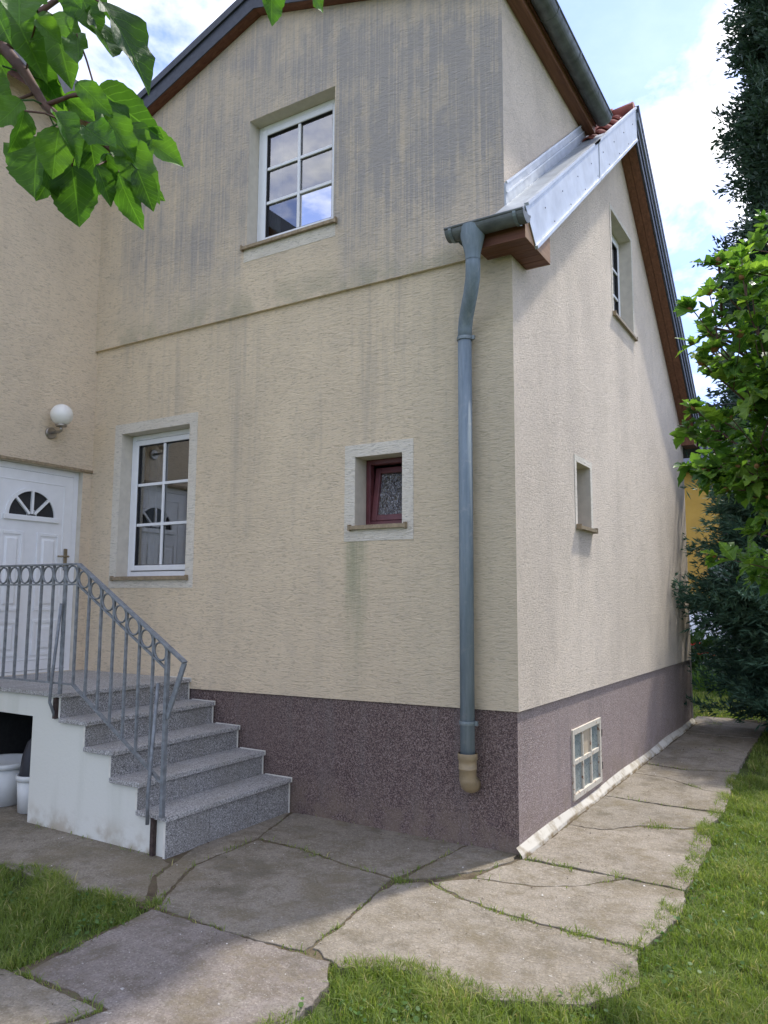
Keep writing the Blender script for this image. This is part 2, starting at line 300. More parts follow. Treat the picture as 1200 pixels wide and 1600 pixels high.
# ---------------------------------------------------------------- mesh helpers
class MB:
    def __init__(s): s.v, s.f = [], []
    def face(s, pts):
        n = len(s.v); s.v += [tuple(p) for p in pts]; s.f.append(tuple(range(n, n+len(pts)))); return s
    def hexa(s, p):                          # 8 points: bottom ring 0-3, top ring 4-7
        n = len(s.v); s.v += [tuple(q) for q in p]
        for f in ((3, 2, 1, 0), (4, 5, 6, 7), (0, 1, 5, 4), (1, 2, 6, 5), (2, 3, 7, 6), (3, 0, 4, 7)): s.f.append(tuple(n+i for i in f))
        return s
    def box(s, x0, x1, y0, y1, z0, z1):
        return s.hexa([(x0, y0, z0), (x1, y0, z0), (x1, y1, z0), (x0, y1, z0), (x0, y0, z1), (x1, y0, z1), (x1, y1, z1), (x0, y1, z1)])
    def tube(s, pts, r, n=10, cap=True):
        pts = [Vector(p) for p in pts]; rs = r if isinstance(r, (list, tuple)) else [r]*len(pts)
        b = len(s.v); prev = None
        for i, p in enumerate(pts):
            t = (pts[min(i+1, len(pts)-1)]-pts[max(i-1, 0)]).normalized()
            if prev is None: a = t.orthogonal().normalized()
            else: a = (prev - t*prev.dot(t)).normalized()
            prev = a; c = t.cross(a)
            for k in range(n):
                q = 2*math.pi*k/n; s.v.append(tuple(p+(a*math.cos(q)+c*math.sin(q))*rs[i]))
        for i in range(len(pts)-1):
            for k in range(n):
                k2 = (k+1) % n; s.f.append((b+i*n+k, b+i*n+k2, b+(i+1)*n+k2, b+(i+1)*n+k))
        if cap:
            s.f.append(tuple(b+k for k in reversed(range(n)))); s.f.append(tuple(b+(len(pts)-1)*n+k for k in range(n)))
        return s
    def bar(s, a, b, w, h, up=(0, 0, 1)):    # rectangular bar from a to b
        a, b = Vector(a), Vector(b); t = (b-a).normalized(); u = Vector(up); sd_ = t.cross(u)
        if sd_.length < 1e-4: sd_ = t.cross(Vector((0, 1, 0)))
        sd_.normalize(); u = sd_.cross(t); s_, u_ = sd_*w/2, u*h/2
        return s.hexa([a-s_-u_, a+s_-u_, b+s_-u_, b-s_-u_, a-s_+u_, a+s_+u_, b+s_+u_, b-s_+u_])
    def lathe(s, prof, c, n=24, axis=None):
        b = len(s.v); c = Vector(c)
        R = Matrix.Identity(3) if axis is None else Vector((0, 0, 1)).rotation_difference(Vector(axis)).to_matrix()
        for r, z in prof:
            for k in range(n):
                q = 2*math.pi*k/n; s.v.append(tuple(c+R@Vector((r*math.cos(q), r*math.sin(q), z))))
        for i in range(len(prof)-1):
            for k in range(n):
                k2 = (k+1) % n; s.f.append((b+i*n+k, b+i*n+k2, b+(i+1)*n+k2, b+(i+1)*n+k))
        return s
    def build(s, name, mat, parent=None, smooth=False, bevel=0, **props):
        me = bpy.data.meshes.new(name); me.from_pydata(s.v, [], s.f); me.update()
        bm = bmesh.new(); bm.from_mesh(me); bmesh.ops.recalc_face_normals(bm, faces=bm.faces); bm.to_mesh(me); bm.free()
        return link(name, me, mat, parent, smooth, bevel, **props)
def link(name, me, mat, parent=None, smooth=False, bevel=0, **props):
    o = bpy.data.objects.new(name, me); C.objects.link(o)
    if mat is not None and len(me.materials) == 0: me.materials.append(mat)
    if smooth:
        me.polygons.foreach_set('use_smooth', [True]*len(me.polygons))
    if bevel:
        b = o.modifiers.new('bevel', 'BEVEL'); b.width = bevel; b.segments = 2; b.limit_method = 'ANGLE'; b.angle_limit = math.radians(40)
    o.parent = parent
    for k, v in props.items(): o[k] = v
    return o
def thing(name, label, cat, loc=(0, 0, 0), group=None):
    o = bpy.data.objects.new(name, None); C.objects.link(o); o['label'] = label; o['category'] = cat; o.empty_display_size = .1
    if group: o['group'] = group
    o['_l'] = 0
    del o['_l']
    return o

class Frame:                                 # local (u along wall, d inward, z up)
    def __init__(s, o, U, N): s.o, s.U, s.N = Vector(o), Vector(U), Vector(N)
    def p(s, u, d, z): return s.o+s.U*u+s.N*d+Vector((0, 0, z))
    def box(s, mb, u0, u1, d0, d1, z0, z1):
        return mb.hexa([s.p(u0, d0, z0), s.p(u1, d0, z0), s.p(u1, d1, z0), s.p(u0, d1, z0), s.p(u0, d0, z1), s.p(u1, d0, z1), s.p(u1, d1, z1), s.p(u0, d1, z1)])
FA = Frame((0, 0, 0), (1, 0, 0), (0, 1, 0))          # street facade
FU = Frame((0, -.03, 0), (1, 0, 0), (0, 1, 0))       # projecting upper facade
FB = Frame((0, 0, 0), (0, 1, 0), (-1, 0, 0))         # gable facade
XW = -4.391
FW = Frame((XW, 0, 0), (0, 1, 0), (-1, 0, 0))        # wing with the door
def wall(F, us, bot, top, holes, depth, name, mat, parent):
    mb = MB(); us = sorted(set(list(us)+[h[0] for h in holes]+[h[1] for h in holes]))
    for a, b in zip(us[:-1], us[1:]):
        mid = (a+b)/2; hs = sorted([h for h in holes if h[0] < mid < h[1]], key=lambda h: h[2])
        lo = (bot(a), bot(b))
        for h in hs:
            mb.face([F.p(a, 0, lo[0]), F.p(b, 0, lo[1]), F.p(b, 0, h[2]), F.p(a, 0, h[2])]); lo = (h[3], h[3])
        mb.face([F.p(a, 0, lo[0]), F.p(b, 0, lo[1]), F.p(b, 0, top(b)), F.p(a, 0, top(a))])
    return mb.build(name, mat, parent)
def reveal(F, h, depth, parent, mat='reveal'):
    u0, u1, z0, z1 = h; mb = MB(); e = .0
    for a, b in (((u0, z0), (u0, z1)), ((u0, z1), (u1, z1)), ((u1, z1), (u1, z0)), ((u1, z0), (u0, z0))):
        mb.face([F.p(a[0], 0, a[1]), F.p(b[0], 0, b[1]), F.p(b[0], depth, b[1]), F.p(a[0], depth, a[1])])
    return mb.build('reveal', MAT[mat], parent)
def surround(F, h, w, parent, proud=.004, bottom=None):
    u0, u1, z0, z1 = h; wb = w if bottom is None else bottom; mb = MB()
    o = [(u0-w, z0-wb), (u1+w, z0-wb), (u1+w, z1+w), (u0-w, z1+w)]; i = [(u0, z0), (u1, z0), (u1, z1), (u0, z1)]
    for k in range(4):
        j = (k+1) % 4
        mb.face([F.p(o[k][0], -proud, o[k][1]), F.p(o[j][0], -proud, o[j][1]), F.p(i[j][0], -proud, i[j][1]), F.p(i[k][0], -proud, i[k][1])])
        mb.face([F.p(o[k][0], -proud, o[k][1]), F.p(o[j][0], -proud, o[j][1]), F.p(o[j][0], .0, o[j][1]), F.p(o[k][0], 0, o[k][1])])
        mb.face([F.p(i[k][0], -proud, i[k][1]), F.p(i[j][0], -proud, i[j][1]), F.p(i[j][0], .0, i[j][1]), F.p(i[k][0], 0, i[k][1])])
    return mb.build('surround', MAT['band'], parent)
def ring(F, mb, u0, u1, z0, z1, w, d0, d1):
    F.box(mb, u0, u0+w, d0, d1, z0, z1); F.box(mb, u1-w, u1, d0, d1, z0, z1)
    F.box(mb, u0+w, u1-w, d0, d1, z0, z0+w); F.box(mb, u0+w, u1-w, d0, d1, z1-w, z1); return mb
def sill(F, h, parent, out=.035, depth=.12, over=.04):
    u0, u1, z0, z1 = h; mb = MB(); t = .012
    a, b = u0-over, u1+over
    F.box(mb, a, b, -out, -.0045, z0-.022, z0+.004); F.box(mb, u0+.001, u1-.001, -.006, depth, z0-.006, z0+.011)
    F.box(mb, a-.004, a+.012, -out-.003, -.0047, z0-.03, z0+.016); F.box(mb, b-.012, b+.004, -out-.003, -.0047, z0-.03, z0+.016)
    return mb.build('sill', MAT['sill'], parent)
def room(F, h, d, parent, curtain=None):
    u0, u1, z0, z1 = h; mb = MB(); e = .5
    a = [(u0-e, z0-.6), (u1+e, z0-.6), (u1+e, z1+.25), (u0-e, z1+.25)]; d1 = d+2.0
    for k in range(4):
        j = (k+1) % 4; mb.face([F.p(a[k][0], d, a[k][1]), F.p(a[j][0], d, a[j][1]), F.p(a[j][0], d1, a[j][1]), F.p(a[k][0], d1, a[k][1])])
    mb.face([F.p(q[0], d1, q[1]) for q in a])
    # wall back side around the opening keeps the room closed
    o = a; i = [(u0, z0), (u1, z0), (u1, z1), (u0, z1)]
    for k in range(4):
        j = (k+1) % 4; mb.face([F.p(o[k][0], d, o[k][1]), F.p(o[j][0], d, o[j][1]), F.p(i[j][0], d, i[j][1]), F.p(i[k][0], d, i[k][1])])
    mb.build('room', MAT['room'], parent)
    if curtain:
        for c0, c1 in curtain:
            mb = MB(); n = 24; pts = []
            for k in range(n+1):
                u = c0+(c1-c0)*k/n; pts.append((u, d+.09+.018*math.sin(k*1.7)))
            for p, q in zip(pts[:-1], pts[1:]):
                mb.face([F.p(p[0], p[1], z0-.1), F.p(q[0], q[1], z0-.1), F.p(q[0], q[1], z1+.1), F.p(p[0], p[1], z1+.1)])
            mb.build('curtain', MAT['curtain'], parent, smooth=True)
def bar_window(F, h, d, parent, label, curtain=None, wsur=None, botw=None):
    """white plastic window: frame, sash, one vertical and two horizontal glazing bars, six panes"""
    u0, u1, z0, z1 = h
    if wsur: surround(F, h, wsur, parent, bottom=botw)
    reveal(F, h, d+.08, parent)
    sill(F, h, parent, depth=d-.002)
    w = MB(); ring(F, w, u0+.002, u1-.002, z0+.012, z1-.002, .048, d, d+.06); fr = w.build('frame', MAT['upvc'], parent, bevel=.005)
    a0, a1, b0, b1 = u0+.052, u1-.052, z0+.064, z1-.052
    g = MB(); ring(F, g, a0-.003, a1+.003, b0-.003, b1+.003, .004, d+.004, d+.04); g.build('gasket', MAT['gasket'], parent)
    s = MB(); ring(F, s, a0+.002, a1-.002, b0+.002, b1-.002, .05, d-.012, d+.045); s.build('sash', MAT['upvc'], parent, bevel=.006)
    p0, p1, q0, q1 = a0+.052, a1-.052, b0+.052, b1-.052
    g = MB(); ring(F, g, p0-.003, p1+.003, q0-.003, q1+.003, .008, d-.004, d+.02); g.build('gasket', MAT['gasket'], parent)
    um = (p0+p1)/2; hz = [q0+(q1-q0)/3, q0+2*(q1-q0)/3]; bw = .0135
    m_ = MB(); F.box(m_, um-bw, um+bw, d-.004, d+.012, q0+.003, q1-.003); m_.build('glazing_bar', MAT['upvc'], parent, bevel=.003)
    for zz in hz:
        for x0, x1 in ((p0+.003, um-bw), (um+bw, p1-.003)):
            m_ = MB(); F.box(m_, x0, x1, d-.003, d+.011, zz-bw, zz+bw); m_.build('glazing_bar', MAT['upvc'], parent, bevel=.003)
    zs = [q0]+hz+[q1]
    for i in range(3):
        for x0, x1 in ((p0, um), (um, p1)):
            m_ = MB(); m_.face([F.p(x0, d+.016, zs[i]), F.p(x1, d+.016, zs[i]), F.p(x1, d+.016, zs[i+1]), F.p(x0, d+.016, zs[i+1])]); m_.build('pane', MAT['glass'], parent)
    room(F, h, d+.07, parent, curtain)
def grp(name, parent, label=None):
    o = bpy.data.objects.new(name, None); C.objects.link(o); o.parent = parent; o.empty_display_size = .1
    if label: o['label'] = label
    return o

# ================================================================= THE HOUSE
house = thing('house', 'two-storey house in stained cream stucco with dark red plinth and pitched roofs', 'house')
AP_Y, AP_Z = 3.13, 6.79; SL, SR = .79, .84; TH = .37
def zout(y): return AP_Z-SL*(AP_Y-y) if y < AP_Y else AP_Z-SR*(y-AP_Y)
def zsof(y): return zout(y)-TH
YB = 6.28; XO = .19
HL = (-3.973, -3.0735, 1.727, 3.093); HS = (-1.296, -.880, 2.086, 2.622); HU = (-2.432, -1.512, 4.570, 5.745)
HB = (2.722, 3.556, 4.409, 5.527); HN = (1.36, 1.75, 2.145, 2.687); HD = (-1.06, -.10, .862, 2.745)
pl_a = lambda u: .815+.0134*u; pl_b = lambda u: .815-.0102*u
ZS = 3.969
wall(FA, [XW, 0], pl_a, lambda u: ZS, [HL, HS], .2, 'front_wall', MAT['st_low'], house)
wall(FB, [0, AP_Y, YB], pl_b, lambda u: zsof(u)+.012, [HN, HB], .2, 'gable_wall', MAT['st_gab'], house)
DX, DZ, DSL = -2.33, 6.71, .355                       # ridge of the cross gable
dz = lambda x: DZ-DSL*(DX-x) if x < DX else DZ-.305*(x-DX)
UX1 = -.04
uw = wall(FU, [XW-.0, DX, UX1], lambda u: ZS, lambda u: dz(u)+.01, [HU], .2, 'upper_wall', MAT['st_up'], house)
mb = MB(); mb.face([(XW, -.03, ZS), (UX1, -.03, ZS), (UX1, .002, ZS), (XW, .002, ZS)]); mb.build('upper_wall_underside', MAT['st_low'], house)
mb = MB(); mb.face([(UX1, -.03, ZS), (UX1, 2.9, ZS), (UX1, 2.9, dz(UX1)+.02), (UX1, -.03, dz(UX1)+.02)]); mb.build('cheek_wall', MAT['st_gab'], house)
wall(FW, [-2.6, 0], lambda u: -.08, lambda u: 6.27, [HD], .2, 'wing_wall', MAT['st_wing'], house)
mb = MB(); mb.face([(XW, -2.6, G), (-8, -2.6, G), (-8, -2.6, 7.4), (-6.2, -2.6, 7.4), (XW, -2.6, 6.27)])
mb.face([(-8, -2.6, G), (-8, YB, G), (-8, YB, 6.2), (-8, -2.6, 7)]); mb.build('wing_wall', MAT['st_wing'], house)
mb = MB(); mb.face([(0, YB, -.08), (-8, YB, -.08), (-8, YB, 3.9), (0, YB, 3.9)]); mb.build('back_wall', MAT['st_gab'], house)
# plinth, set back 15 mm behind the render
R_ = .015
HBW = (1.13, 1.885, .02, .53)
mb = MB(); mb.face([(-4.3, R_, G-.05), (-R_, R_, G-.05), (-R_, R_, pl_a(0)+.004), (-4.3, R_, pl_a(-4.3)+.004)]); mb.build('front_plinth', MAT['plinth'], house)
FP = Frame((-R_, 0, 0), (0, 1, 0), (-1, 0, 0))
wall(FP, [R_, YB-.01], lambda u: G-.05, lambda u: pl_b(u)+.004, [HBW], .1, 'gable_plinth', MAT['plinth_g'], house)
mb = MB()
mb.face([(-4.3, 0, pl_a(-4.3)), (0, 0, pl_a(0)), (-R_, R_, pl_a(0)), (-4.3, R_, pl_a(-4.3))]); mb.face([(0, 0, pl_a(0)), (0, YB, pl_b(YB)), (-R_, YB, pl_b(YB)), (-R_, R_, pl_a(0))])
mb.build('drip_edge', MAT['gasket'], house)
# windows
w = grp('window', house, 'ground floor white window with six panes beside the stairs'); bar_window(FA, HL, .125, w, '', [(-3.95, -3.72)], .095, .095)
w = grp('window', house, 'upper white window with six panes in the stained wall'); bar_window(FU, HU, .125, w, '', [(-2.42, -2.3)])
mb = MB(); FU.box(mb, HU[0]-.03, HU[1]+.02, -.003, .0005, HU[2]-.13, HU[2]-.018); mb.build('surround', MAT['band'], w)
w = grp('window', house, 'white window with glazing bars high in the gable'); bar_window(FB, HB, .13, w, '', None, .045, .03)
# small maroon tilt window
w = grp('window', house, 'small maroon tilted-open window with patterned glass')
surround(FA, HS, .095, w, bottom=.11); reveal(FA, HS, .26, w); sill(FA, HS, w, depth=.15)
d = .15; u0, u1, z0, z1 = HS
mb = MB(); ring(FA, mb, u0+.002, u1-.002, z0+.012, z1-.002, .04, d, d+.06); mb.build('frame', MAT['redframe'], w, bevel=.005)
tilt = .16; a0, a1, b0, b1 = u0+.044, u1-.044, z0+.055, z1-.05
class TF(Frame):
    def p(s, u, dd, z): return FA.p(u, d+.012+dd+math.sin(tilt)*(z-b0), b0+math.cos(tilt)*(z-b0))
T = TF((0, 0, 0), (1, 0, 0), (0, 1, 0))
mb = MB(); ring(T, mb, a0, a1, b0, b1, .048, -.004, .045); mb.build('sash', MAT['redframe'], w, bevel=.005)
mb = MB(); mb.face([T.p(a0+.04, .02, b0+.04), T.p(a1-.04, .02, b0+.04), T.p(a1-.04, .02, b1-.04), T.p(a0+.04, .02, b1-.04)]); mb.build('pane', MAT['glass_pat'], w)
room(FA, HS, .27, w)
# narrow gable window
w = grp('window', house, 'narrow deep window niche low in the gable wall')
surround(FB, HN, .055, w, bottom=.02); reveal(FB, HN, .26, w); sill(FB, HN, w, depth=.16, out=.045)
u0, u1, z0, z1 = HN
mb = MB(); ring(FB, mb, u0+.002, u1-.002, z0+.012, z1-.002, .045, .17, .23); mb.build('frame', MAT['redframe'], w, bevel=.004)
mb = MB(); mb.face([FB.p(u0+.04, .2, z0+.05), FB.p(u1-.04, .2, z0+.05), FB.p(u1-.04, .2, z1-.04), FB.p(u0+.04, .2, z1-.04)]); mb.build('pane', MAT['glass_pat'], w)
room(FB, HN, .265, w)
# basement window
w = grp('basement_window', house, 'rusty cream steel basement window with six small panes')
u0, u1, z0, z1 = HBW
mb = MB(); ring(FP, mb, u0-.012, u1+.012, z0-.012, z1+.012, .045, -.014, .03); mb.build('frame', MAT['rustframe'], w, bevel=.003)
cs = [u0+.033+(u1-u0-.066)*k/3 for k in range(4)]; rs = [z0+.033, (z0+z1)/2+.01, z1-.033]
for c_ in cs[1:3]:
    mb = MB(); FP.box(mb, c_-.014, c_+.014, -.009, .02, rs[0], rs[2]); mb.build('glazing_bar', MAT['rustframe'], w, bevel=.002)
for k in range(3):
    mb = MB(); FP.box(mb, cs[k]+.0145, cs[k+1]-.0145, -.008, .019, rs[1]-.017, rs[1]+.017); mb.build('glazing_bar', MAT['rustframe'], w, bevel=.002)
for i in range(2):
    for k in range(3):
        mb = MB(); FP.box(mb, cs[k]-.002, cs[k+1]+.002, .006+.0004*k, .012, rs[i]-.004, rs[i+1]+.004); mb.build('pane', MAT['board'] if (i == 1 and k == 1) else MAT['glass_base'], w)
for zz in (z0+.12, z1-.12):
    mb = MB(); FP.box(mb, u1+.013, u1+.035, -.016, .0, zz-.03, zz+.03); mb.build('hinge', MAT['rust'], w)

# door
D = grp('door', house, 'white front door with half-round fan light')
u0, u1, z0, z1 = HD; dd = .06
reveal(FW, HD, .2, D, 'reveal')
mb = MB(); ring(FW, mb, u0, u1, z0-.03, z1-.002, .055, dd, dd+.07); mb.build('frame', MAT['upvc'], D, bevel=.004)
la, lb, lc, ld = u0+.06, u1-.06, z0+.028, z1-.06
FC_U, FC_Z, FR = -.583, 2.275, .232
# leaf with a half-round opening
mb = MB(); dl = dd-.006; N_ = 24
arc = [(FC_U+FR*math.cos(math.pi-math.pi*k/N_), FC_Z+FR*math.sin(math.pi*k/N_)) for k in range(N_+1)]
mb.face([FW.p(la, dl, lc), FW.p(lb, dl, lc), FW.p(lb, dl, FC_Z), FW.p(la, dl, FC_Z)])
for k in range(N_):
    p, q = arc[k], arc[k+1]
    mb.face([FW.p(p[0], dl, p[1]), FW.p(q[0], dl, q[1]), FW.p(q[0], dl, ld), FW.p(p[0], dl, ld)])
    mb.face([FW.p(p[0], dl, p[1]), FW.p(q[0], dl, q[1]), FW.p(q[0], dl+.04, q[1]), FW.p(p[0], dl+.04, p[1])])
mb.face([FW.p(la, dl, FC_Z), FW.p(arc[0][0], dl, FC_Z), FW.p(arc[0][0], dl, ld), FW.p(la, dl, ld)]); mb.face([FW.p(arc[-1][0], dl, FC_Z), FW.p(lb, dl, FC_Z), FW.p(lb, dl, ld), FW.p(arc[-1][0], dl, ld)])
mb.face([FW.p(la, dl, lc), FW.p(la, dl, ld), FW.p(la, dl+.06, ld), FW.p(la, dl+.06, lc)]); mb.face([FW.p(lb, dl, lc), FW.p(lb, dl, ld), FW.p(lb, dl+.06, ld), FW.p(lb, dl+.06, lc)]); mb.face([FW.p(la, dl, ld), FW.p(lb, dl, ld), FW.p(lb, dl+.06, ld), FW.p(la, dl+.06, ld)])
mb.build('leaf', MAT['upvc'], D)
mb = MB(); FW.box(mb, u0+.05, u1-.05, dl+.01, dl+.012, z0-.02, z1-.05); mb.build('gasket', MAT['gasket'], D)
# groove of the inset field
gv = MB(); ring(FW, gv, la+.085, lb-.085, lc+.09, ld-.085, .012, dl-.005, dl+.002); gv.build('moulding', MAT['upvc'], D, bevel=.004)
for r0, r1, dep in ((FR-.004, FR+.028, .012),):
    mb = MB()
    for k in range(N_):
        a, b = math.pi*k/N_, math.pi*(k+1)/N_
        P = lambda r, q, dq: FW.p(FC_U+r*math.cos(q), dl-dq, FC_Z+r*math.sin(q))
        mb.hexa([P(r0, a, -.002), P(r1, a, -.002), P(r1, b, -.002), P(r0, b, -.002), P(r0, a, dep), P(r1, a, dep), P(r1, b, dep), P(r0, b, dep)])
    mb.build('fan_frame', MAT['upvc'], D)
mb = MB(); FW.box(mb, FC_U-FR-.045, FC_U+FR+.045, dl-.02, dl+.001, FC_Z-.045, FC_Z+.004); mb.build('fan_sill', MAT['upvc'], D, bevel=.006)
for q in (45, 90, 135):
    a = math.radians(q); mb = MB()
    mb.bar(FW.p(FC_U+.035*math.cos(a), dl-.002, FC_Z+.02), FW.p(FC_U+(FR)*math.cos(a), dl-.002, FC_Z+FR*math.sin(a)), .022, .022, (1, 0, 0)); mb.build('fan_bar', MAT['upvc'], D)
mb = MB(); mb.lathe([(0, -.012), (.045, -.012), (.05, .0), (0.05, .004)], FW.p(FC_U, dl, FC_Z+.015), 16, (1, 0, 0)); mb.build('fan_hub', MAT['upvc'], D)
for k in range(4):
    a, b = math.pi*k/4, math.pi*(k+1)/4; mb = MB(); pts = [FW.p(FC_U, dl+.02+.0003*k, FC_Z)]
    for j in range(9): q = a+(b-a)*j/8; pts.append(FW.p(FC_U+FR*math.cos(q), dl+.02+.0003*k, FC_Z+FR*math.sin(q)))
    mb.face(pts); mb.build('pane', MAT['glass'], D)
for c0, c1 in ((la+.12, FC_U-.065), (FC_U+.065, lb-.12)):
    for e0, e1 in ((1.42, 2.13), (1.02, 1.34)):
        mb = MB(); ring(FW, mb, c0, c1, e0, e1, .03, dl-.009, dl+.001); i0, i1, k0, k1 = c0+.05, c1-.05, e0+.05, e1-.05
        mb.hexa([FW.p(i0, dl+.001, k0), FW.p(i1, dl+.001, k0), FW.p(i1, dl+.001, k1), FW.p(i0, dl+.001, k1), FW.p(i0+.02, dl-.011, k0+.02), FW.p(i1-.02, dl-.011, k0+.02), FW.p(i1-.02, dl-.011, k1-.02), FW.p(i0+.02, dl-.011, k1-.02)])
        mb.build('door_panel', MAT['upvc'], D, bevel=.004)
hu, hz_ = -.215, 1.925
hd = MB(); FW.box(hd, hu-.018, hu+.018, dl-.012, dl, hz_-.13, hz_+.075); hd = hd.build('handle_plate', MAT['brass'], D, bevel=.004)
mb = MB(); mb.tube([FW.p(hu, dl-.012, hz_), FW.p(hu, dl-.055, hz_), FW.p(hu-.02, dl-.062, hz_), FW.p(hu-.115, dl-.058, hz_-.003)], .0095, 8); mb.build('handle', MAT['brass'], D, True)
mb = MB(); FW.box(mb, u0-.12, u1+.095, -.022, .02, z1+.004, z1+.028); mb.build('lintel_trim', MAT['sill'], D)
mb = MB(); mb.face([FW.p(u0, dl+.12, z0-.05), FW.p(u1, dl+.12, z0-.05), FW.p(u1, dl+.12, z1), FW.p(u0, dl+.12, z1)]); mb.build('hall_dark_sheet', MAT['dark'], D)  # added dark sheet that stands in for the unlit hall behind the door

# ---- roofs
roof = grp('roof', house)
mb = MB()                                              # main roof body, behind the cross gable and over the gable strip
def slab(mb, x0, x1, y0, y1, off0=-.05, off1=-TH):
    mb.hexa([(x0, y0, zout(y0)+off1), (x1, y0, zout(y0)+off1), (x1, y1, zout(y1)+off1), (x0, y1, zout(y1)+off1), (x0, y0, zout(y0)+off0), (x1, y0, zout(y0)+off0), (x1, y1, zout(y1)+off0), (x0, y1, zout(y1)+off0)])
slab(mb, UX1+.004, .172, -.24, AP_Y, -.03, -.10); slab(mb, -8, UX1+.003, 1.2, AP_Y, -.05, -.3); slab(mb, -8, .172, AP_Y, YB+.3, -.05, -.34)
mb.build('roof_deck', MAT['darksheet'], roof)
# clay tiles: wavy pieces, each its own object on the slope that shows
def tile_mesh():
    me = bpy.data.meshes.new('tile'); v, f = [], []; n = 8; wd, ln = .215, .37
    for layer in (0, -.014):
        for j in (0, 1):
            for k in range(n+1):
                t = k/n; v.append((t*wd-.004, j*ln, layer+.028*math.sin(t*2*math.pi)+(.03 if j == 0 else .004)))
    q = n+1
    for k in range(n):
        f.append((k, k+1, q+k+1, q+k)); f.append((2*q+k, 3*q+k, 3*q+k+1, 2*q+k+1)); f.append((k, 2*q+k, 2*q+k+1, k+1))
    me.from_pydata(v, [], f); me.update(); me.materials.append(MAT['tile']); me.polygons.foreach_set('use_smooth', [True]*len(me.polygons)); return me
tm = tile_mesh(); ang = math.atan(SL); row = .30*math.cos(ang)
for r in range(7):
    y = AP_Y-.07-(r+1)*row
    for c_ in range(12):
        x = .172-(c_+1)*.2
        if y < 1.85 and x > -.6: continue
        o = bpy.data.objects.new('tile', tm); C.objects.link(o); o.parent = roof
        o.location = (x+random.uniform(-.003, .003), y, zout(y)-.03); o.rotation_euler = (ang, random.uniform(-.01, .01), random.uniform(-.01, .01))
for k in range(13):
    mb = MB(); mb.tube([(.185-.22*k-.23, AP_Y, AP_Z-.03), (.185-.22*k, AP_Y, AP_Z-.022)], [.085, .1], 12); mb.build('ridge_tile', MAT['tile'], roof, True)
mb = MB()                                              # tiles of the slopes that do not show: one wavy sheet
for k in range(40):
    x0 = .17-k*.2
    if x0 < -7.8: break
    for j in range(9):
        ya, yb = AP_Y+.05+j*.37, AP_Y+.05+(j+1)*.37; mb.hexa([(x0-.1, ya, zout(ya)-.049), (x0, ya, zout(ya)-.049), (x0, yb, zout(yb)-.049), (x0-.1, yb, zout(yb)-.049), (x0-.09, ya, zout(ya)-.0), (x0-.01, ya, zout(ya)-.0), (x0-.01, yb, zout(yb)+.012), (x0-.09, yb, zout(yb)+.012)])
mb.build('rear_tiling', MAT['tile'], roof, kind='stuff')
# galvanised valley sheet and step flashing beside the cheek
def sheet(ya, yb, name='valley_sheet'):
    mb = MB(); z = .004
    mb.hexa([(UX1+.006, ya, zout(ya)-.028), (.186, ya, zout(ya)-.028), (.186, yb, zout(yb)-.028), (UX1+.006, yb, zout(yb)-.028), (UX1+.006, ya, zout(ya)+z), (.186, ya, zout(ya)+z), (.186, yb, zout(yb)+z), (UX1+.006, yb, zout(yb)+z)])
    return mb.build(name, MAT['flash'], roof, bevel=.003)
sheet(-.245, 1.0); sheet(1.003, 2.02)
for ya, yb, hh in ((-.03, .72, .17), (.70, 1.45, .172), (1.43, 2.1, .174)):
    mb = MB(); x = UX1+.012+hh*.02
    mb.hexa([(UX1+.001, ya, zout(ya)), (x, ya, zout(ya)), (x, yb, zout(yb)), (UX1+.001, yb, zout(yb)), (UX1+.001, ya, zout(ya)+hh), (x, ya, zout(ya)+hh), (x, yb, zout(yb)+hh), (UX1+.001, yb, zout(yb)+hh)])
    fl = mb.build('step_flashing', MAT['flash'], roof)
    mb = MB(); mb.bar((x+.003, ya, zout(ya)+hh*.55), (x+.003, yb, zout(yb)+hh*.55), .012, .012); mb.bar((x+.002, ya, zout(ya)+hh), (x+.002, yb, zout(yb)+hh), .014, .016); mb.build('flashing_fold', MAT['galv'], roof)
mb = MB(); mb.box(-.36, UX1+.005, -.27, -.033, 4.075, 4.10); mb.build('eave_sheet', MAT['flash'], roof)
# white barge boards on the front rake
def barge(ya, yb, x, t, name, mat, top=.012, hgt=.375, cut=0):
    y0b = ya+cut; mb = MB()
    za, zb = zout(ya)+top, zout(yb)+top; zab, zbb = zout(y0b)+top-hgt, zout(yb)+top-hgt
    mb.hexa([(x, y0b, zab), (x+t, y0b, zab), (x+t, yb, zbb), (x, yb, zbb), (x, ya, za), (x+t, ya, za), (x+t, yb, zb), (x, yb, zb)])
    return mb.build(name, mat, roof)
barge(-.245, 1.62, XO, .006, 'barge_board', MAT['galv'], cut=.2); barge(1.6, AP_Y-.005, XO+.0065, .006, 'barge_board', MAT['galv'])
for ya, yb in ((-.06, 1.61), (1.6, AP_Y-.005)):        # folded lower drip and upper roll
    mb = MB(); mb.bar((XO+.010, ya, zout(ya)-.353), (XO+.010, yb, zout(yb)-.353), .022, .022); mb.bar((XO+.008, ya-.17, zout(ya-.17)+.013), (XO+.008, yb, zout(yb)+.013), .03, .02); mb.build('barge_fold', MAT['galv'], roof)
mb = MB()
for k in range(8):
    for off in (-.13, -.30):
        y = .12+k*.4+(.2 if off < -.2 else 0)
        if y > 3.0: continue
        mb.lathe([(0, .004), (.005, .003), (.006, 0)], (XO+.0145, y, zout(y)+off), 8, (1, 0, 0))
mb.build('screws', MAT['gasket'], roof)
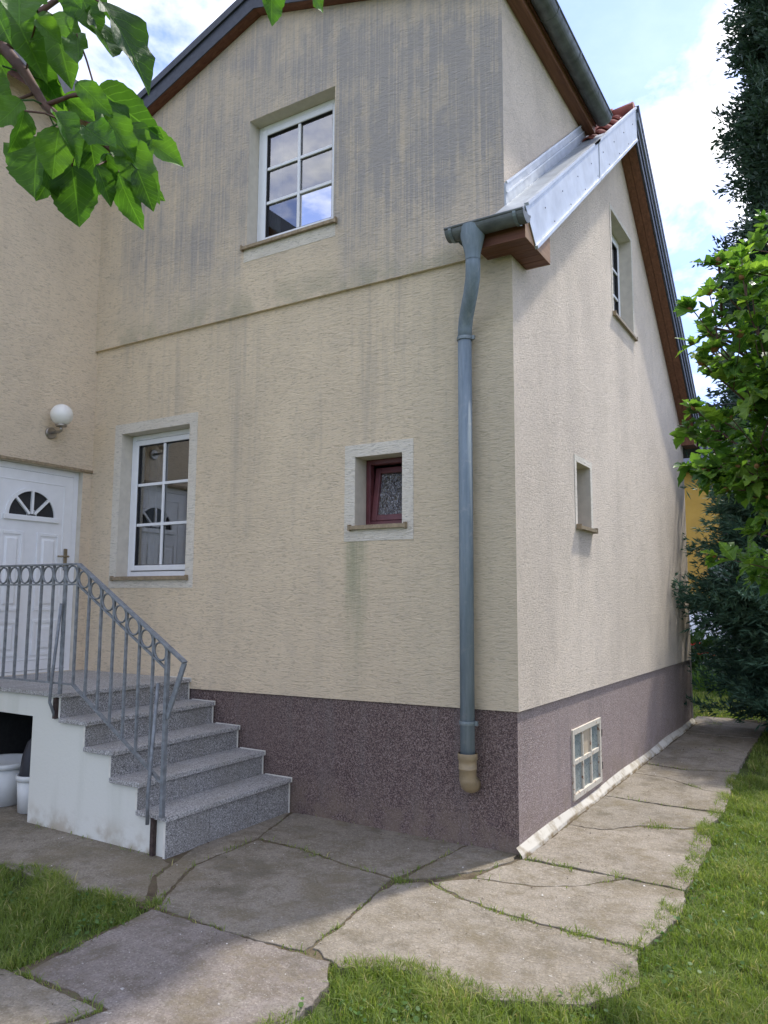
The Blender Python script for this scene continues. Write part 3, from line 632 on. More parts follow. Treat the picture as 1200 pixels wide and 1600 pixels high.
# rear rake: dark boards with a grey metal trim
def rake(x, t, o0, o1, mat, name):
    ya, yb = AP_Y+.002, YB+.24; mb = MB()
    mb.hexa([(x, ya, zout(ya)+o0), (x+t, ya, zout(ya)+o0), (x+t, yb, zout(yb)+o0), (x, yb, zout(yb)+o0), (x, ya, zout(ya)+o1), (x+t, ya, zout(ya)+o1), (x+t, yb, zout(yb)+o1), (x, yb, zout(yb)+o1)]); mb.build(name, mat, roof)
rake(XO-.016, .022, -.36, -.245, MAT['darksheet'], 'rake_board'); rake(XO-.012, .03, -.243, -.13, MAT['darksheet'], 'rake_board')
rake(XO-.01, .045, -.128, -.045, MAT['midsheet'], 'rake_trim'); rake(XO-.01, .052, -.043, .035, MAT['darksheet'], 'rake_cap')
# boarded soffits under both rakes (single boards running up the rake)
for side in (0, 1):
    for k in range(2):
        xa, xb = .002+k*.087, .002+k*.087+.083
        ya, yb = (.22, AP_Y) if side == 0 else (AP_Y+.001, YB+.0)
        mb = MB(); mb.hexa([(xa, ya, zsof(ya)-.002), (xb, ya, zsof(ya)-.002), (xb, yb, zsof(yb)-.002), (xa, yb, zsof(yb)-.002), (xa, ya, zsof(ya)+.02), (xb, ya, zsof(ya)+.02), (xb, yb, zsof(yb)+.02), (xa, yb, zsof(yb)+.02)])
        mb.build('soffit_board', MAT['wood_y'], roof)
# boxed eave at the front corner
ZBX = 3.925
for k in range(5):
    ya, yb = -.215+k*.094, -.215+k*.094+.09
    mb = MB(); mb.box(.003 if ya > -.01 or yb > .0 else -.17, .182, ya, yb, ZBX, ZBX+.016)
    if ya < 0 < yb: mb = MB(); mb.box(.003, .182, ya, yb, ZBX, ZBX+.016)
    mb.build('soffit_board', MAT['wood_x'], roof)
mb = MB(); mb.box(-.17, .184, -.232, -.217, ZBX-.004, 4.05); mb.build('eave_fascia', MAT['wood_x'], roof)
mb = MB(); mb.hexa([(.182, -.23, ZBX), (.186, -.23, ZBX), (.186, .262, ZBX), (.182, .262, ZBX), (.182, -.23, 4.06), (.186, -.23, 4.06), (.186, .262, zout(.262)-.1), (.182, .262, zout(.262)-.1)]); mb.build('box_end', MAT['wood_raw'], roof)
mb = MB(); mb.box(.003, .184, .2555, .266, ZBX, 4.3); mb.build('box_end', MAT['wood_raw'], roof)
# boxed eave at the rear corner
for k in range(3):
    mb = MB(); ya = YB-.14+k*.13; mb.box(.003, .172, ya, ya+.126, 3.66, 3.68); mb.build('soffit_board', MAT['wood_x'], roof)
mb = MB(); mb.box(.003, .176, YB-.155, YB-.142, 3.655, 3.93); mb.build('box_end', MAT['wood_y'], roof)
mb = MB(); mb.box(.160, .172, YB-.14, YB+.24, 3.682, 3.93); mb.build('box_end', MAT['wood_y'], roof)
# cross-gable roof: low pitch
mb = MB(); YF, YR = -.125, 3.12; T2 = .2; xe0, xe1 = -4.6, .08
for xa, xb, YR in ((xe0, DX, 3.12), (DX, -.05, 3.12), (-.05, xe1, 2.0)):
    mb.hexa([(xa, YF, dz(xa)+.012), (xb, YF, dz(xb)+.012), (xb, YR, dz(xb)+.012), (xa, YR, dz(xa)+.012), (xa, YF, dz(xa)+T2), (xb, YF, dz(xb)+T2), (xb, YR, dz(xb)+T2), (xa, YR, dz(xa)+T2)])
mb.build('cross_gable_deck', MAT['wood_x'], roof)
for xa, xb in ((-4.25, DX), (DX, xe1+.03)):            # fascia of the visible rake: grey sheet with dark cap
    mb = MB(); mb.hexa([(xa, YF-.012, dz(xa)+.01), (xb, YF-.012, dz(xb)+.01), (xb, YF-.002, dz(xb)+.01), (xa, YF-.002, dz(xa)+.01), (xa, YF-.012, dz(xa)+.15), (xb, YF-.012, dz(xb)+.15), (xb, YF-.002, dz(xb)+.15), (xa, YF-.002, dz(xa)+.15)]); mb.build('gable_fascia', MAT['midsheet'] if False else MAT['darksheet'], roof)
    mb = MB(); mb.hexa([(xa, YF-.03, dz(xa)+.152), (xb, YF-.03, dz(xb)+.152), (xb, YF+.06, dz(xb)+.152), (xa, YF+.06, dz(xa)+.152), (xa, YF-.03, dz(xa)+.225), (xb, YF-.03, dz(xb)+.225), (xb, YF+.06, dz(xb)+.225), (xa, YF+.06, dz(xa)+.225)]); mb.build('gable_cap', MAT['darksheet'], roof)
for xa, xb, YR in ((-4.25, DX, 3.12), (DX, -.05, 3.12), (-.05, xe1+.03, 2.0)):
    mb = MB(); mb.hexa([(xa, YF+.061, dz(xa)+T2+.002), (xb, YF+.061, dz(xb)+T2+.002), (xb, YR, dz(xb)+T2+.002), (xa, YR, dz(xa)+T2+.002), (xa, YF+.061, dz(xa)+T2+.04), (xb, YF+.061, dz(xb)+T2+.04), (xb, YR, dz(xb)+T2+.04), (xa, YR, dz(xa)+T2+.04)]); mb.build('cross_gable_tiling', MAT['tile'], roof)
# eave tiles lip along the right eave
for k in range(16):
    o = bpy.data.objects.new('tile', tm); C.objects.link(o); o.parent = roof; o.location = (xe1+.045, .0+.2*k-.25, dz(xe1)+T2-.005); o.rotation_euler = (math.atan(DSL), 0, math.pi/2)
    if k > 10: bpy.data.objects.remove(o)
mb = MB(); mb.box(UX1+.002, .045, -.12, 2.0, dz(.13)-.03, dz(.13)-.012); mb.build('eave_soffit', MAT['wood_y'], roof)
mb = MB(); mb.box(.046, .062, -.12, 2.0, dz(.13)-.035, dz(.13)+.14); mb.build('eave_fascia', MAT['wood_y'], roof)
# wing roof
mb = MB(); ze = 6.28
mb.hexa([(XW+.28, -2.8, ze-.08), (-6.5, -2.8, ze+.68), (-6.5, .0, ze+.68), (XW+.28, .0, ze-.08), (XW+.28, -2.8, ze+.1), (-6.5, -2.8, ze+.86), (-6.5, 0, ze+.86), (XW+.28, 0, ze+.1)]); mb.build('wing_roof_deck', MAT['wood_x'], roof)
mb = MB(); mb.box(XW+.281, XW+.30, -2.8, -.02, ze-.1, ze+.12); mb.build('wing_fascia', MAT['darksheet'], roof)

# ---- gutters and downpipe
def gutter(p0, p1, r, mat, name, parent, up=(0, 0, 1)):
    p0, p1 = Vector(p0), Vector(p1); t = (p1-p0).normalized(); s_ = t.cross(Vector(up)).normalized(); mb = MB(); n = 14
    def P(p, a, rr): return p+s_*(rr*math.cos(a))+Vector(up)*(-rr*math.sin(a))
    for rr in (r, r-.004):
        for k in range(n):
            a, b = math.pi*k/n, math.pi*(k+1)/n; mb.face([P(p0, a, rr), P(p0, b, rr), P(p1, b, rr), P(p1, a, rr)])
    for p in (p0, p1): mb.face([P(p, math.pi*k/n, r-.001) for k in range(n+1)])
    for a in (0, math.pi): mb.tube([P(p0, a, r), P(p1, a, r)], .009, 8)
    return mb.build(name, mat, parent, smooth=False)
gx, gz, gr = .115, 6.05, .08
gu = gutter((gx+.035, -.16, gz), (gx+.035, 1.98, gz-.01), gr, MAT['zincdark'], 'gutter', house)
for y in (-.1, .45, 1.0, 1.55):
    mb = MB(); n = 12
    for k in range(n):
        a, b = math.pi*k/n, math.pi*(k+1)/n; q = lambda r, t, yy: (gx+.035+r*math.cos(t), yy, gz-r*math.sin(t))
        mb.hexa([q(gr+.001, a, y), q(gr+.001, b, y), q(gr+.001, b, y+.02), q(gr+.001, a, y+.02), q(gr+.006, a, y), q(gr+.006, b, y), q(gr+.006, b, y+.02), q(gr+.006, a, y+.02)])
    mb.build('gutter_bracket', MAT['zincdark'], gu)
gu = gutter((-.345, -.295, 4.055), (.222, -.295, 4.055), .068, MAT['zincdark'], 'gutter', house)
for x in (-.315, .15):
    mb = MB(); n = 12
    for k in range(n):
        a, b = math.pi*k/n, math.pi*(k+1)/n; q = lambda r, t, xx: (xx, -.295+r*math.cos(t), 4.055-r*math.sin(t))
        mb.hexa([q(.069, a, x), q(.069, b, x), q(.069, b, x+.022), q(.069, a, x+.022), q(.075, a, x), q(.075, b, x), q(.075, b, x+.022), q(.075, a, x+.022)])
    mb.build('gutter_bracket', MAT['zinc'], gu)
mb = MB(); mb.hexa([(-.352, -.31, 4.06), (-.348, -.31, 4.06), (-.348, -.035, 4.06), (-.352, -.035, 4.06), (-.352, -.31, 4.09), (-.348, -.31, 4.09), (-.348, -.035, 4.24), (-.352, -.035, 4.24)]); mb.build('splash_plate', MAT['zinc'], gu)
dp = grp('downpipe', house)
mb = MB(); mb.lathe([(.085, .09), (.083, .03), (.064, -.05), (.052, -.10), (.051, -.14)], (-.165, -.293, 3.96), 20); mb.build('hopper', MAT['pipe'], dp, True)
P_ = [(-.165, -.293, 3.86), (-.167, -.288, 3.78), (-.178, -.268, 3.71), (-.215, -.222, 3.63), (-.268, -.158, 3.55), (-.305, -.112, 3.49), (-.325, -.085, 3.43), (-.331, -.078, 3.36)]
mb = MB(); mb.tube(P_, .050, 18); mb.build('swan_neck', MAT['pipe'], dp, True)
for za, zb, r in ((3.40, .50, .0485),):
    mb = MB(); mb.tube([(-.331, -.078, za), (-.331, -.078, zb)], r, 20); mb.build('pipe', MAT['pipe'], dp, True)
for zz in (3.365, .73):
    mb = MB(); mb.lathe([(.0505, -.014), (.056, -.012), (.057, 0), (.056, .012), (.0505, .014)], (-.331, -.078, zz), 20); mb.box(-.277, -.255, -.085, -.071, zz-.014, zz+.014); mb.tube([(-.331, -.03, zz), (-.331, .0, zz)], .006, 6); mb.build('clamp', MAT['zinc'], dp)
mb = MB(); mb.lathe([(.064, .535), (.066, .53), (.066, .495), (.060, .49), (.060, .44), (.062, .44), (.062, .432), (.058, .43), (.058, .37)], (-.331, -.078, 0), 20)
mb.tube([(-.331, -.078, .39), (-.331, -.076, .362), (-.331, -.062, .335), (-.331, -.03, .322), (-.331, .01, .32)], [.058, .058, .057, .055, .055], 18); mb.build('pipe_shoe', MAT['pvc_beige'], dp, True)
# mortar fillet along the gable foot
mb = MB(); n = 90; prof = []
for k in range(n+1):
    y = -.04+(YB+.05)*k/n; wv = .036+.005*math.sin(y*5); hv = .055+.008*math.sin(y*3.1)+random.uniform(-.001, .001)
    prof.append([(-R_+.001, y, G+hv), (-R_+wv*.55, y, G+hv*.62), (-R_+wv*1.1, y, G+hv*.2), (-R_+wv*1.5, y, G-.03)])
for a, b in zip(prof[:-1], prof[1:]):
    for i in range(3): mb.face([a[i], b[i], b[i+1], a[i+1]])
mb.build('mortar_fillet', MAT['fillet'], house, True)

# ================================================================= WALL LAMP
lamp = thing('wall_lamp', 'white glass globe wall lamp beside the front door', 'lamp')
gc = Vector((XW+.155, -.475, 3.215))
mb = MB(); mb.lathe([(.1*math.sin(math.pi*k/20), -.1*math.cos(math.pi*k/20)) for k in range(21)], gc, 28); mb.build('globe', MAT['globe'], lamp, True)
mb = MB(); mb.lathe([(0, 0), (.055, 0), (.055, .018), (.05, .025), (0, .026)], (XW, -.475, 3.06), 24, (1, 0, 0)); mb.build('wall_plate', MAT['steel'], lamp)
mb = MB(); mb.tube([(XW+.02, -.475, 3.06), (gc.x-.03, -.475, 3.06), (gc.x, -.475, 3.065), (gc.x, -.475, 3.12)], .013, 10); mb.build('arm', MAT['steel'], lamp, True)
mb = MB(); mb.lathe([(0, 0), (.045, .002), (.05, .008), (.05, .02), (.044, .026)], (gc.x, -.475, 3.102), 24); mb.build('collar', MAT['steel'], lamp, True)

# ================================================================= STAIRCASE
st = thing('entrance_staircase', 'grey granite entrance steps with landing and whitewashed side wall', 'staircase')
XN = [-1.853, -2.123, -2.393, -2.673, -2.956]; RZ = .172; YS = -1.232
# side wall (faces the lawn) with the storage opening below the landing
OPX, OPZ = -3.312, .672
mb = MB(); zt = [RZ*(i+1)-.031 for i in range(5)]; xr = [x-.022 for x in XN]
FS = Frame((0, YS, 0), (1, 0, 0), (0, 1, 0))
xs = [XW, OPX]+[xr[4], xr[3], xr[2], xr[1], xr[0]]
tops = [zt[4], zt[4], zt[3], zt[2], zt[1], zt[0]]
for k in range(6):
    a, b = xs[k], xs[k+1]; z0 = OPZ if k == 0 else G-.05
    mb.face([FS.p(a, 0, z0), FS.p(b, 0, z0), FS.p(b, 0, tops[k]), FS.p(a, 0, tops[k])])
mb.face([(OPX, YS, G-.05), (OPX, YS+.2, G-.05), (OPX, YS+.2, OPZ), (OPX, YS, OPZ)]); mb.face([(XW, YS, OPZ), (OPX, YS, OPZ), (OPX, YS+.2, OPZ), (XW, YS+.2, OPZ)])
mb.build('side_wall', MAT['whitewall'], st)
mb = MB(); mb.face([(OPX, YS+.2, G-.05), (OPX, -.01, G-.05), (OPX, -.01, OPZ), (OPX, YS+.2, OPZ)]); mb.face([(XW, YS+.2, OPZ), (OPX, YS+.2, OPZ), (OPX, -.01, OPZ), (XW, -.01, OPZ)]); mb.face([(XW, -.012, G-.05), (OPX, -.012, G-.05), (OPX, -.012, OPZ), (XW, -.012, OPZ)]); mb.face([(XW+.004, YS, G), (XW+.004, 0, G), (XW+.004, 0, OPZ), (XW+.004, YS, OPZ)]); mb.build('storage_lining', MAT['dark'], st)  # shade inside the hollow painted as a near-black lining
for i in range(5):
    z = RZ*(i+1); back = xr[i+1]-.002 if i < 4 else XW+.006
    mb = MB()
    if i < 4: mb.box(back, XN[i], -1.258, -.004, z-.030, z); mb.build('tread', MAT['granite'], st, bevel=.003)
    else:
        mb.box(back, XN[4]-.62, -1.258, -.004, z-.030, z); mb.build('landing_slab', MAT['granite'], st, bevel=.003)
        mb = MB(); mb.box(XN[4]-.617, XN[4], -1.258, -.004, z-.030, z); mb.build('landing_slab', MAT['granite'], st, bevel=.003)
    zb = RZ*i if i else G-.02
    cuts = [-1.245, -.86, -.37, -.006] if i == 0 else [-1.245, -.006]
    for a, b in zip(cuts[:-1], cuts[1:]):
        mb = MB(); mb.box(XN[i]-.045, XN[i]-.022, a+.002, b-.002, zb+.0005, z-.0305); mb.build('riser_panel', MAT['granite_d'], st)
    mb = MB(); mb.box(XN[i]-.046, XN[i]-.028, -1.2445, -.0062, zb+.001, z-.031); mb.build('grout', MAT['mortar'], st)
    mb = MB(); mb.box(XN[i]-.045, XN[i]-.016, -.012, -.001, zb, z-.031); mb.box(XN[i]-.26, XN[i]+.003, -.010, -.001, z-.029, z+.006); mb.build('wall_joint', MAT['mortar'], st)

# ================================================================= RAILING
rl = thing('stair_railing', 'grey wrought iron railing with a row of rings along the steps', 'railing')
YR_ = -1.275; TZ = 1.782; xa, xk, xe = XW+.05, -2.815, -1.725
def topz(x): return TZ if x <= xk else TZ+(x-xk)*(1.139-1.782)/(xe-xk)
def midz(x): return topz(x)-.145
def botz(x): return .935 if x <= xk else .935+(x-xk)*(.375-.935)/(-1.881-xk)
def RP(x, z): return (x, YR_, z)
mb = MB(); mb.bar(RP(xa, TZ), RP(xk+.004, TZ), .036, .014); mb.build('top_rail', MAT['iron'], rl, bevel=.003)
mb = MB(); mb.bar(RP(xk, TZ), RP(xe, topz(xe)), .040, .016); mb.build('top_rail', MAT['iron'], rl, bevel=.003)
xp = -1.884
mb = MB(); mb.bar(RP(xa, midz(xa)), RP(xk, midz(xk)), .018, .012); mb.build('ring_rail', MAT['iron'], rl)
mb = MB(); mb.bar(RP(xk, midz(xk)), RP(xp, midz(xp)), .018, .012); mb.build('ring_rail', MAT['iron'], rl)
mb = MB(); mb.bar(RP(xa, botz(xa)), RP(xk, botz(xk)), .022, .012); mb.build('bottom_rail', MAT['iron'], rl)
mb = MB(); mb.bar(RP(xk, botz(xk)), RP(xp, botz(xp)), .024, .014); mb.build('bottom_rail', MAT['iron'], rl)
def torus(mb, c, R, r, n=22, m_=6, shear=0.):
    b = len(mb.v)
    for i in range(n):
        a = 2*math.pi*i/n
        for j in range(m_):
            q = 2*math.pi*j/m_; rr = R+r*math.cos(q); dx = rr*math.cos(a); mb.v.append((c[0]+dx, c[1]+r*1.5*math.sin(q), c[2]+rr*math.sin(a)+shear*dx))
    for i in range(n):
        for j in range(m_): mb.f.append((b+i*m_+j, b+((i+1) % n)*m_+j, b+((i+1) % n)*m_+(j+1) % m_, b+i*m_+(j+1) % m_))
sp = .1385; xsb = [xk-sp*k for k in range(0, 12)]; xsb = [x for x in xsb if x > xa]
for x in xsb:
    mb = MB(); mb.bar(RP(x, botz(x)), RP(x, topz(x)-.007), .016, .016, (0, 1, 0)); mb.build('baluster', MAT['iron'], rl)
    mb = MB(); torus(mb, RP(x-sp/2, (TZ-.007+midz(x)+.006)/2), .060, .006); mb.build('ring', MAT['iron'], rl, True)
sl = (xp-xk)/7
for k in range(1, 8):
    x = xk+sl*k; xm = x-sl/2
    if k < 7:
        mb = MB(); mb.bar(RP(x, botz(x)), RP(x, topz(x)-.009), .016, .016, (0, 1, 0)); mb.build('baluster', MAT['iron'], rl)
    mb = MB(); torus(mb, RP(xm, topz(xm)-.0725), .056, .006, shear=-.18); mb.build('ring', MAT['iron'], rl, True)
mb = MB(); mb.bar(RP(xp, RZ), RP(xp, topz(xp)-.009), .026, .026, (0, 1, 0)); mb.build('post', MAT['iron'], rl)
mb = MB(); mb.bar(RP(-2.955, 5*RZ), RP(-2.955, TZ-.008), .032, .014, (0, 1, 0)); mb.build('post', MAT['iron'], rl)
mb = MB(); mb.bar(RP(xe-.006, topz(xe)-.002), RP(-1.873, .782), .036, .016, (0, 1, 0)); mb.build('end_scroll', MAT['iron'], rl, bevel=.003)
yo = -1.30
mb = MB(); mb.tube([(-2.955, yo, 1.50), (-3.02, yo, .95), (-3.03, yo, .80), (-3.03, -1.245, .68)], .011, 8); mb.build('stay', MAT['iron'], rl, True)
mb = MB(); mb.tube([(-1.935, yo, 1.0), (-1.99, yo, .28), (-1.985, yo, .12)], .012, 8); mb.build('stay', MAT['iron'], rl, True)
mb = MB(); mb.box(-2.0, -1.972, -1.262, YS+.004, G-.0, .15); mb.build('anchor', MAT['rust'], rl)
mb = MB(); mb.box(-3.045, -3.017, -1.262, YS+.004, .68, .826); mb.build('anchor', MAT['rust'], rl)

# ================================================================= BUCKETS UNDER THE LANDING
def bucket(name, label, x, y, r, h, group=None):
    b = thing(name, label, 'bucket', group=group)
    mb = MB(); mb.lathe([(0, .003), (r*.84, .003), (r*.98, h), (r*.95, h), (r*.82, .012), (0, .012)], (x, y, G), 32); mb.build('body', MAT['bucket'], b, True)
    mb = MB(); mb.lathe([(r*.98, h-.035), (r*1.05, h-.034), (r*1.06, h), (r*1.0, h+.008), (r*.95, h)], (x, y, G), 32); mb.build('rim', MAT['bucket'], b, True)
bucket('bucket', 'wide white plastic bucket under the stair landing', -3.99, -1.0, .23, .32)
bucket('bucket', 'narrow white plastic bucket holding a dark bag', -3.55, -1.04, .115, .27)
mb = MB(); pr = [(0, .0), (.09, .02), (.1, .12), (.085, .26), (.05, .36), (.015, .4), (0, .41)]; mb.lathe(pr, (-3.55, -1.04, G+.15), 14)
for i, v in enumerate(mb.v): mb.v[i] = (v[0]+random.uniform(-.008, .008), v[1]+random.uniform(-.008, .008), v[2]+random.uniform(-.01, .01))
mb.build('plastic_bag', MAT['bag'], None, True, label='dark plastic bag stuffed upright in the narrow bucket', category='bag')
mb = MB(); mb.box(-4.25, -3.45, -.34, -.08, G, G+.45); mb.build('storage_crate', plain('blue_grey_crate', (.06, .075, .08), .6), None, bevel=.03, label='dark blue-grey crate behind the buckets under the landing', category='crate')

# ================================================================= GROUND
mb = MB(); mb.box(-150, 150, -150, 150, -1.5, -.112); mb.build('lawn', MAT['lawn'], None, kind='structure')
mb = MB(); mb.box(-6, -.2, -1.84, .1, -.111, -.087); mb.box(-.199, .93, -1.55, .1, -.111, -.0872); mb.box(-1.34, -.2, -4.5, -1.841, -.111, -.0875); mb.box(.0, .86, .101, 7.0, -.111, -.0878); mb.build('path_bed', MAT['soil'], None, kind='structure')
path = link('garden_path', bpy.data.meshes.new('garden_path'), None, kind='structure')
mb = MB(); mb.box(-5.5, -4.45, -1.9, -1.0, -.2, -.12); path.data = mb.build('tmp', MAT['soil']).data; bpy.data.objects.remove(bpy.data.objects['tmp'])
SL_ = [
 [(-4.6, -.02), (-4.6, -1.9), (-3.6, -1.86), (-2.7, -1.85), (-2.1, -1.87), (-1.52, -1.83), (-1.46, -1.77), (-1.70, -1.5), (-1.79, -1.29), (-1.9, -1.25), (-2.2, -.3)],
 [(-1.775, -1.25), (-1.9, -.9), (-1.9, -.03), (-1.86, -.02), (-1.665, -.60), (-1.652, -.94), (-1.652, -1.22), (-1.40, -1.74), (-1.675, -1.49)],
 [(-1.34, -1.79), (-1.63, -1.22), (-1.64, -.65), (-1.28, -.64), (-.86, -.735), (-.50, -.785), (-.468, -1.0), (-.40, -1.42), (-.37, -1.79), (-.55, -1.812), (-.88, -1.812)],
 [(-1.65, -.61), (-1.83, -.02), (-1.8, .02), (-.40, .02), (-.405, -.12), (-.44, -.38), (-.48, -.752), (-.86, -.712), (-1.28, -.617)],
 [(-.375, -.1), (-.37, .02), (-.03, .02), (-.005, -.1), (-.095, -.36), (-.31, -.66), (-.43, -.77), (-.41, -.38)],
 [(.035, -.055), (.38, -.06), (.66, -.04), (.46, -.305), (.245, -.435), (-.085, -.5), (-.065, -.36), (-.002, -.17)],
 [(-.095, -.523), (.245, -.458), (.46, -.328), (.68, -.06), (1.0, -.075), (1.05, -.43), (.97, -.92), (.65, -.92), (.27, -.89), (-.01, -.82), (-.27, -.695)],
 [(-.35, -1.74), (-.378, -1.42), (-.445, -1.0), (-.43, -.82), (-.30, -.722), (-.02, -.845), (.27, -.915), (.65, -.945), (.95, -.95), (1.03, -1.3), (.88, -1.57), (.52, -1.74), (.3, -1.70), (.05, -1.71), (-.14, -1.83)],
 [(-1.33, -1.833), (-.88, -1.833), (-.55, -1.833), (-.2, -1.825), (-.09, -1.98), (-.02, -2.4), (.1, -4.4), (-.85, -4.4), (-.78, -2.78), (-.715, -2.60), (-.96, -2.585), (-1.28, -2.59), (-1.31, -2.2)],
 [(-1.4, -2.63), (-.96, -2.625), (-.75, -2.635), (-.82, -2.80), (-.90, -4.4), (-1.5, -4.4)],
 [(.05, -.035), (.38, -.035), (1.0, -.05), (1.01, .2), (1.0, .9), (.93, 1.3), (.78, 1.145), (.5, 1.05), (.3, .82), (.05, .815)],
 [(.05, .835), (.29, .85), (.48, 1.09), (.78, 1.19), (.92, 1.37), (.96, 1.74), (.54, 1.735), (.05, 1.78)],
 [(.05, 1.805), (.54, 1.765), (.96, 1.77), (.93, 2.40), (.72, 2.415), (.34, 2.73), (.05, 2.755)],
 [(.05, 2.78), (.34, 2.757), (.72, 2.445), (.92, 2.43), (.88, 3.36), (.43, 3.17), (.05, 3.255)],
 [(.05, 3.28), (.43, 3.2), (.87, 3.395), (.85, 4.4), (.36, 4.35), (.05, 4.405)],
 [(.05, 4.43), (.36, 4.38), (.84, 4.43), (.86, 5.4), (.05, 5.41)],
 [(.05, 5.435), (.86, 5.43), (.85, 6.6), (.35, 6.95), (-.05, 6.9), (-.05, 6.4), (.05, 6.3)]]
SMT = [0, 2, 0, 0, 0, 2, 2, 2, 1, 2, 2, 0, 0, 0, 0, 2, 2]
rs_ = random.Random(3)
for poly, mi in zip(SL_, SMT):
    if sum(poly[k-1][0]*poly[k][1]-poly[k][0]*poly[k-1][1] for k in range(len(poly))) < 0: poly = poly[::-1]
    pts = []
    for k in range(len(poly)):
        a, b = Vector((*poly[k], 0)), Vector((*poly[(k+1) % len(poly)], 0)); n = max(1, int((b-a).length/.035))
        nrm = (b-a).normalized().cross(Vector((0, 0, 1)))
        for j in range(n):
            t = j/n; w_ = math.sin(t*math.pi); q_ = a+(b-a)*t; q_ = q_+Vector((.004*math.sin(31*q_.x+25*q_.y)+.003*math.sin(87*q_.x-79*q_.y), .004*math.sin(27*q_.y-34*q_.x+1)+.003*math.sin(83*q_.y+91*q_.x), 0)); pts.append(q_+nrm*(rs_.uniform(-.005, .005)+.0015+0))
    cx = sum((p.x for p in pts))/len(pts); cy = sum((p.y for p in pts))/len(pts)
    tx, ty, tz = rs_.uniform(-.006, .006), rs_.uniform(-.006, .006), rs_.uniform(-.005, .004)
    me = bpy.data.meshes.new('slab'); bm = bmesh.new()
    vs = [bm.verts.new((p.x, p.y, G+tz+tx*(p.x-cx)+ty*(p.y-cy))) for p in pts]
    f = bm.faces.new(vs); f.normal_update()
    if f.normal.z < 0: f.normal_flip()
    r = bmesh.ops.extrude_face_region(bm, geom=[f]); nv = [e for e in r['geom'] if isinstance(e, bmesh.types.BMVert)]
    top_f = [e for e in r['geom'] if isinstance(e, bmesh.types.BMFace)][0]
    for v in vs: v.co.z -= .05
    bmesh.ops.recalc_face_normals(bm, faces=bm.faces)
    te = [e for e in top_f.edges]
    try: bmesh.ops.bevel(bm, geom=te, offset=.005, segments=2, profile=.6, affect='EDGES')
    except Exception: pass
    bm.to_mesh(me); bm.free(); link('slab', me, MAT['slab'][mi], path)

# ---------------------------------------------------------------- numpy foliage helpers
def np_mesh(name, V, F, mat, parent=None, rnd=None, **props):
    """V (n,3); F list of index arrays (m,k)"""
    me = bpy.data.meshes.new(name); me.vertices.add(len(V)); me.vertices.foreach_set('co', V.astype(np.float32).ravel())
    loops = np.concatenate([f.ravel() for f in F]); tot = np.concatenate([np.full(len(f), f.shape[1]) for f in F]); st_ = np.concatenate([[0], np.cumsum(tot)[:-1]])
    me.loops.add(len(loops)); me.loops.foreach_set('vertex_index', loops.astype(np.int32))
    me.polygons.add(len(tot)); me.polygons.foreach_set('loop_start', st_.astype(np.int32))
    try: me.polygons.foreach_set('loop_total', tot.astype(np.int32))
    except Exception: pass
    if rnd is not None:
        a = me.attributes.new('rnd', 'FLOAT', 'POINT'); a.data.foreach_set('value', rnd.astype(np.float32))
    me.update(calc_edges=True); me.validate(); return link(name, me, mat, parent, **props)
def unit(a): return a/np.maximum(np.linalg.norm(a, axis=-1, keepdims=True), 1e-9)
def inpoly(P, poly):
    x, y = P[:, 0], P[:, 1]; c = np.zeros(len(P), bool); n = len(poly)
    for i in range(n):
        x0, y0 = poly[i]; x1, y1 = poly[(i+1) % n]
        cond = (y0 > y) != (y1 > y)
        with np.errstate(divide='ignore', invalid='ignore'): xi = (x1-x0)*(y-y0)/(y1-y0)+x0
        c ^= cond & (x < xi)
    return c
def blades(P, h, w, lean, rnd):
    n = len(P); az = np.random.uniform(0, 2*np.pi, n); la = np.random.uniform(0, 2*np.pi, n)
    s = np.stack([np.cos(az), np.sin(az), 0*az], 1)*w[:, None]/2; l = np.stack([np.cos(la), np.sin(la), 0*la], 1)
    up_ = np.array([0, 0, 1.])
    b0 = P; m1 = P+up_*(h*.55)[:, None]+l*(h*lean*.3)[:, None]; t = P+up_*(h*(1-.35*lean))[:, None]+l*(h*lean)[:, None]
    V = np.stack([b0-s, b0+s, m1+s*.8, m1-s*.8, t], 1).reshape(-1, 3); i = np.arange(n)*5
    return V, np.stack([i, i+1, i+2, i+3], 1), np.stack([i+3, i+2, i+4], 1), np.repeat(rnd, 5)
def snoise(x, y, s=1.):
    return (np.sin(x*3.1*s+1.3*np.sin(y*2.3*s))+np.sin(y*4.3*s+1.7*np.sin(x*1.9*s+.5))+np.sin((x+y)*7.7*s))/3
def meadow(name, poly, dens, hmin, hmax, label=None, bias=.0, wd=.0042):
    poly = np.array(poly); lo, hi = poly.min(0), poly.max(0); n = int(dens*np.prod(hi-lo)); P = np.random.uniform(lo, hi, (n, 2))
    P = P[inpoly(P, poly)]; cl = snoise(P[:, 0], P[:, 1], 1.6); cl2 = snoise(P[:, 0]+9, P[:, 1]-4, 5.)
    keep = np.random.rand(len(P)) < .58+.38*cl+.36*cl2; P, cl, cl2 = P[keep], cl[keep], cl2[keep]
    n = len(P); h = (hmin+(hmax-hmin)*np.random.beta(2, 3, n))*(1+.45*cl+.4*cl2); w = wd*np.random.uniform(.6, 1.5, n)
    rnd = np.clip(np.random.beta(2, 2.6, n)*.8+.22*cl+.14*cl2+bias+(np.random.rand(n) < .06)*.6, 0, 1)
    P3 = np.column_stack([P, np.full(n, -.113)]); V, q, t, r = blades(P3, h+.015, w, np.random.uniform(.15, 1.1, n), rnd)
    return np_mesh(name, V, [q, t], MAT['grass'], None, r, kind='stuff', label=label or 'short mown grass', category='grass')
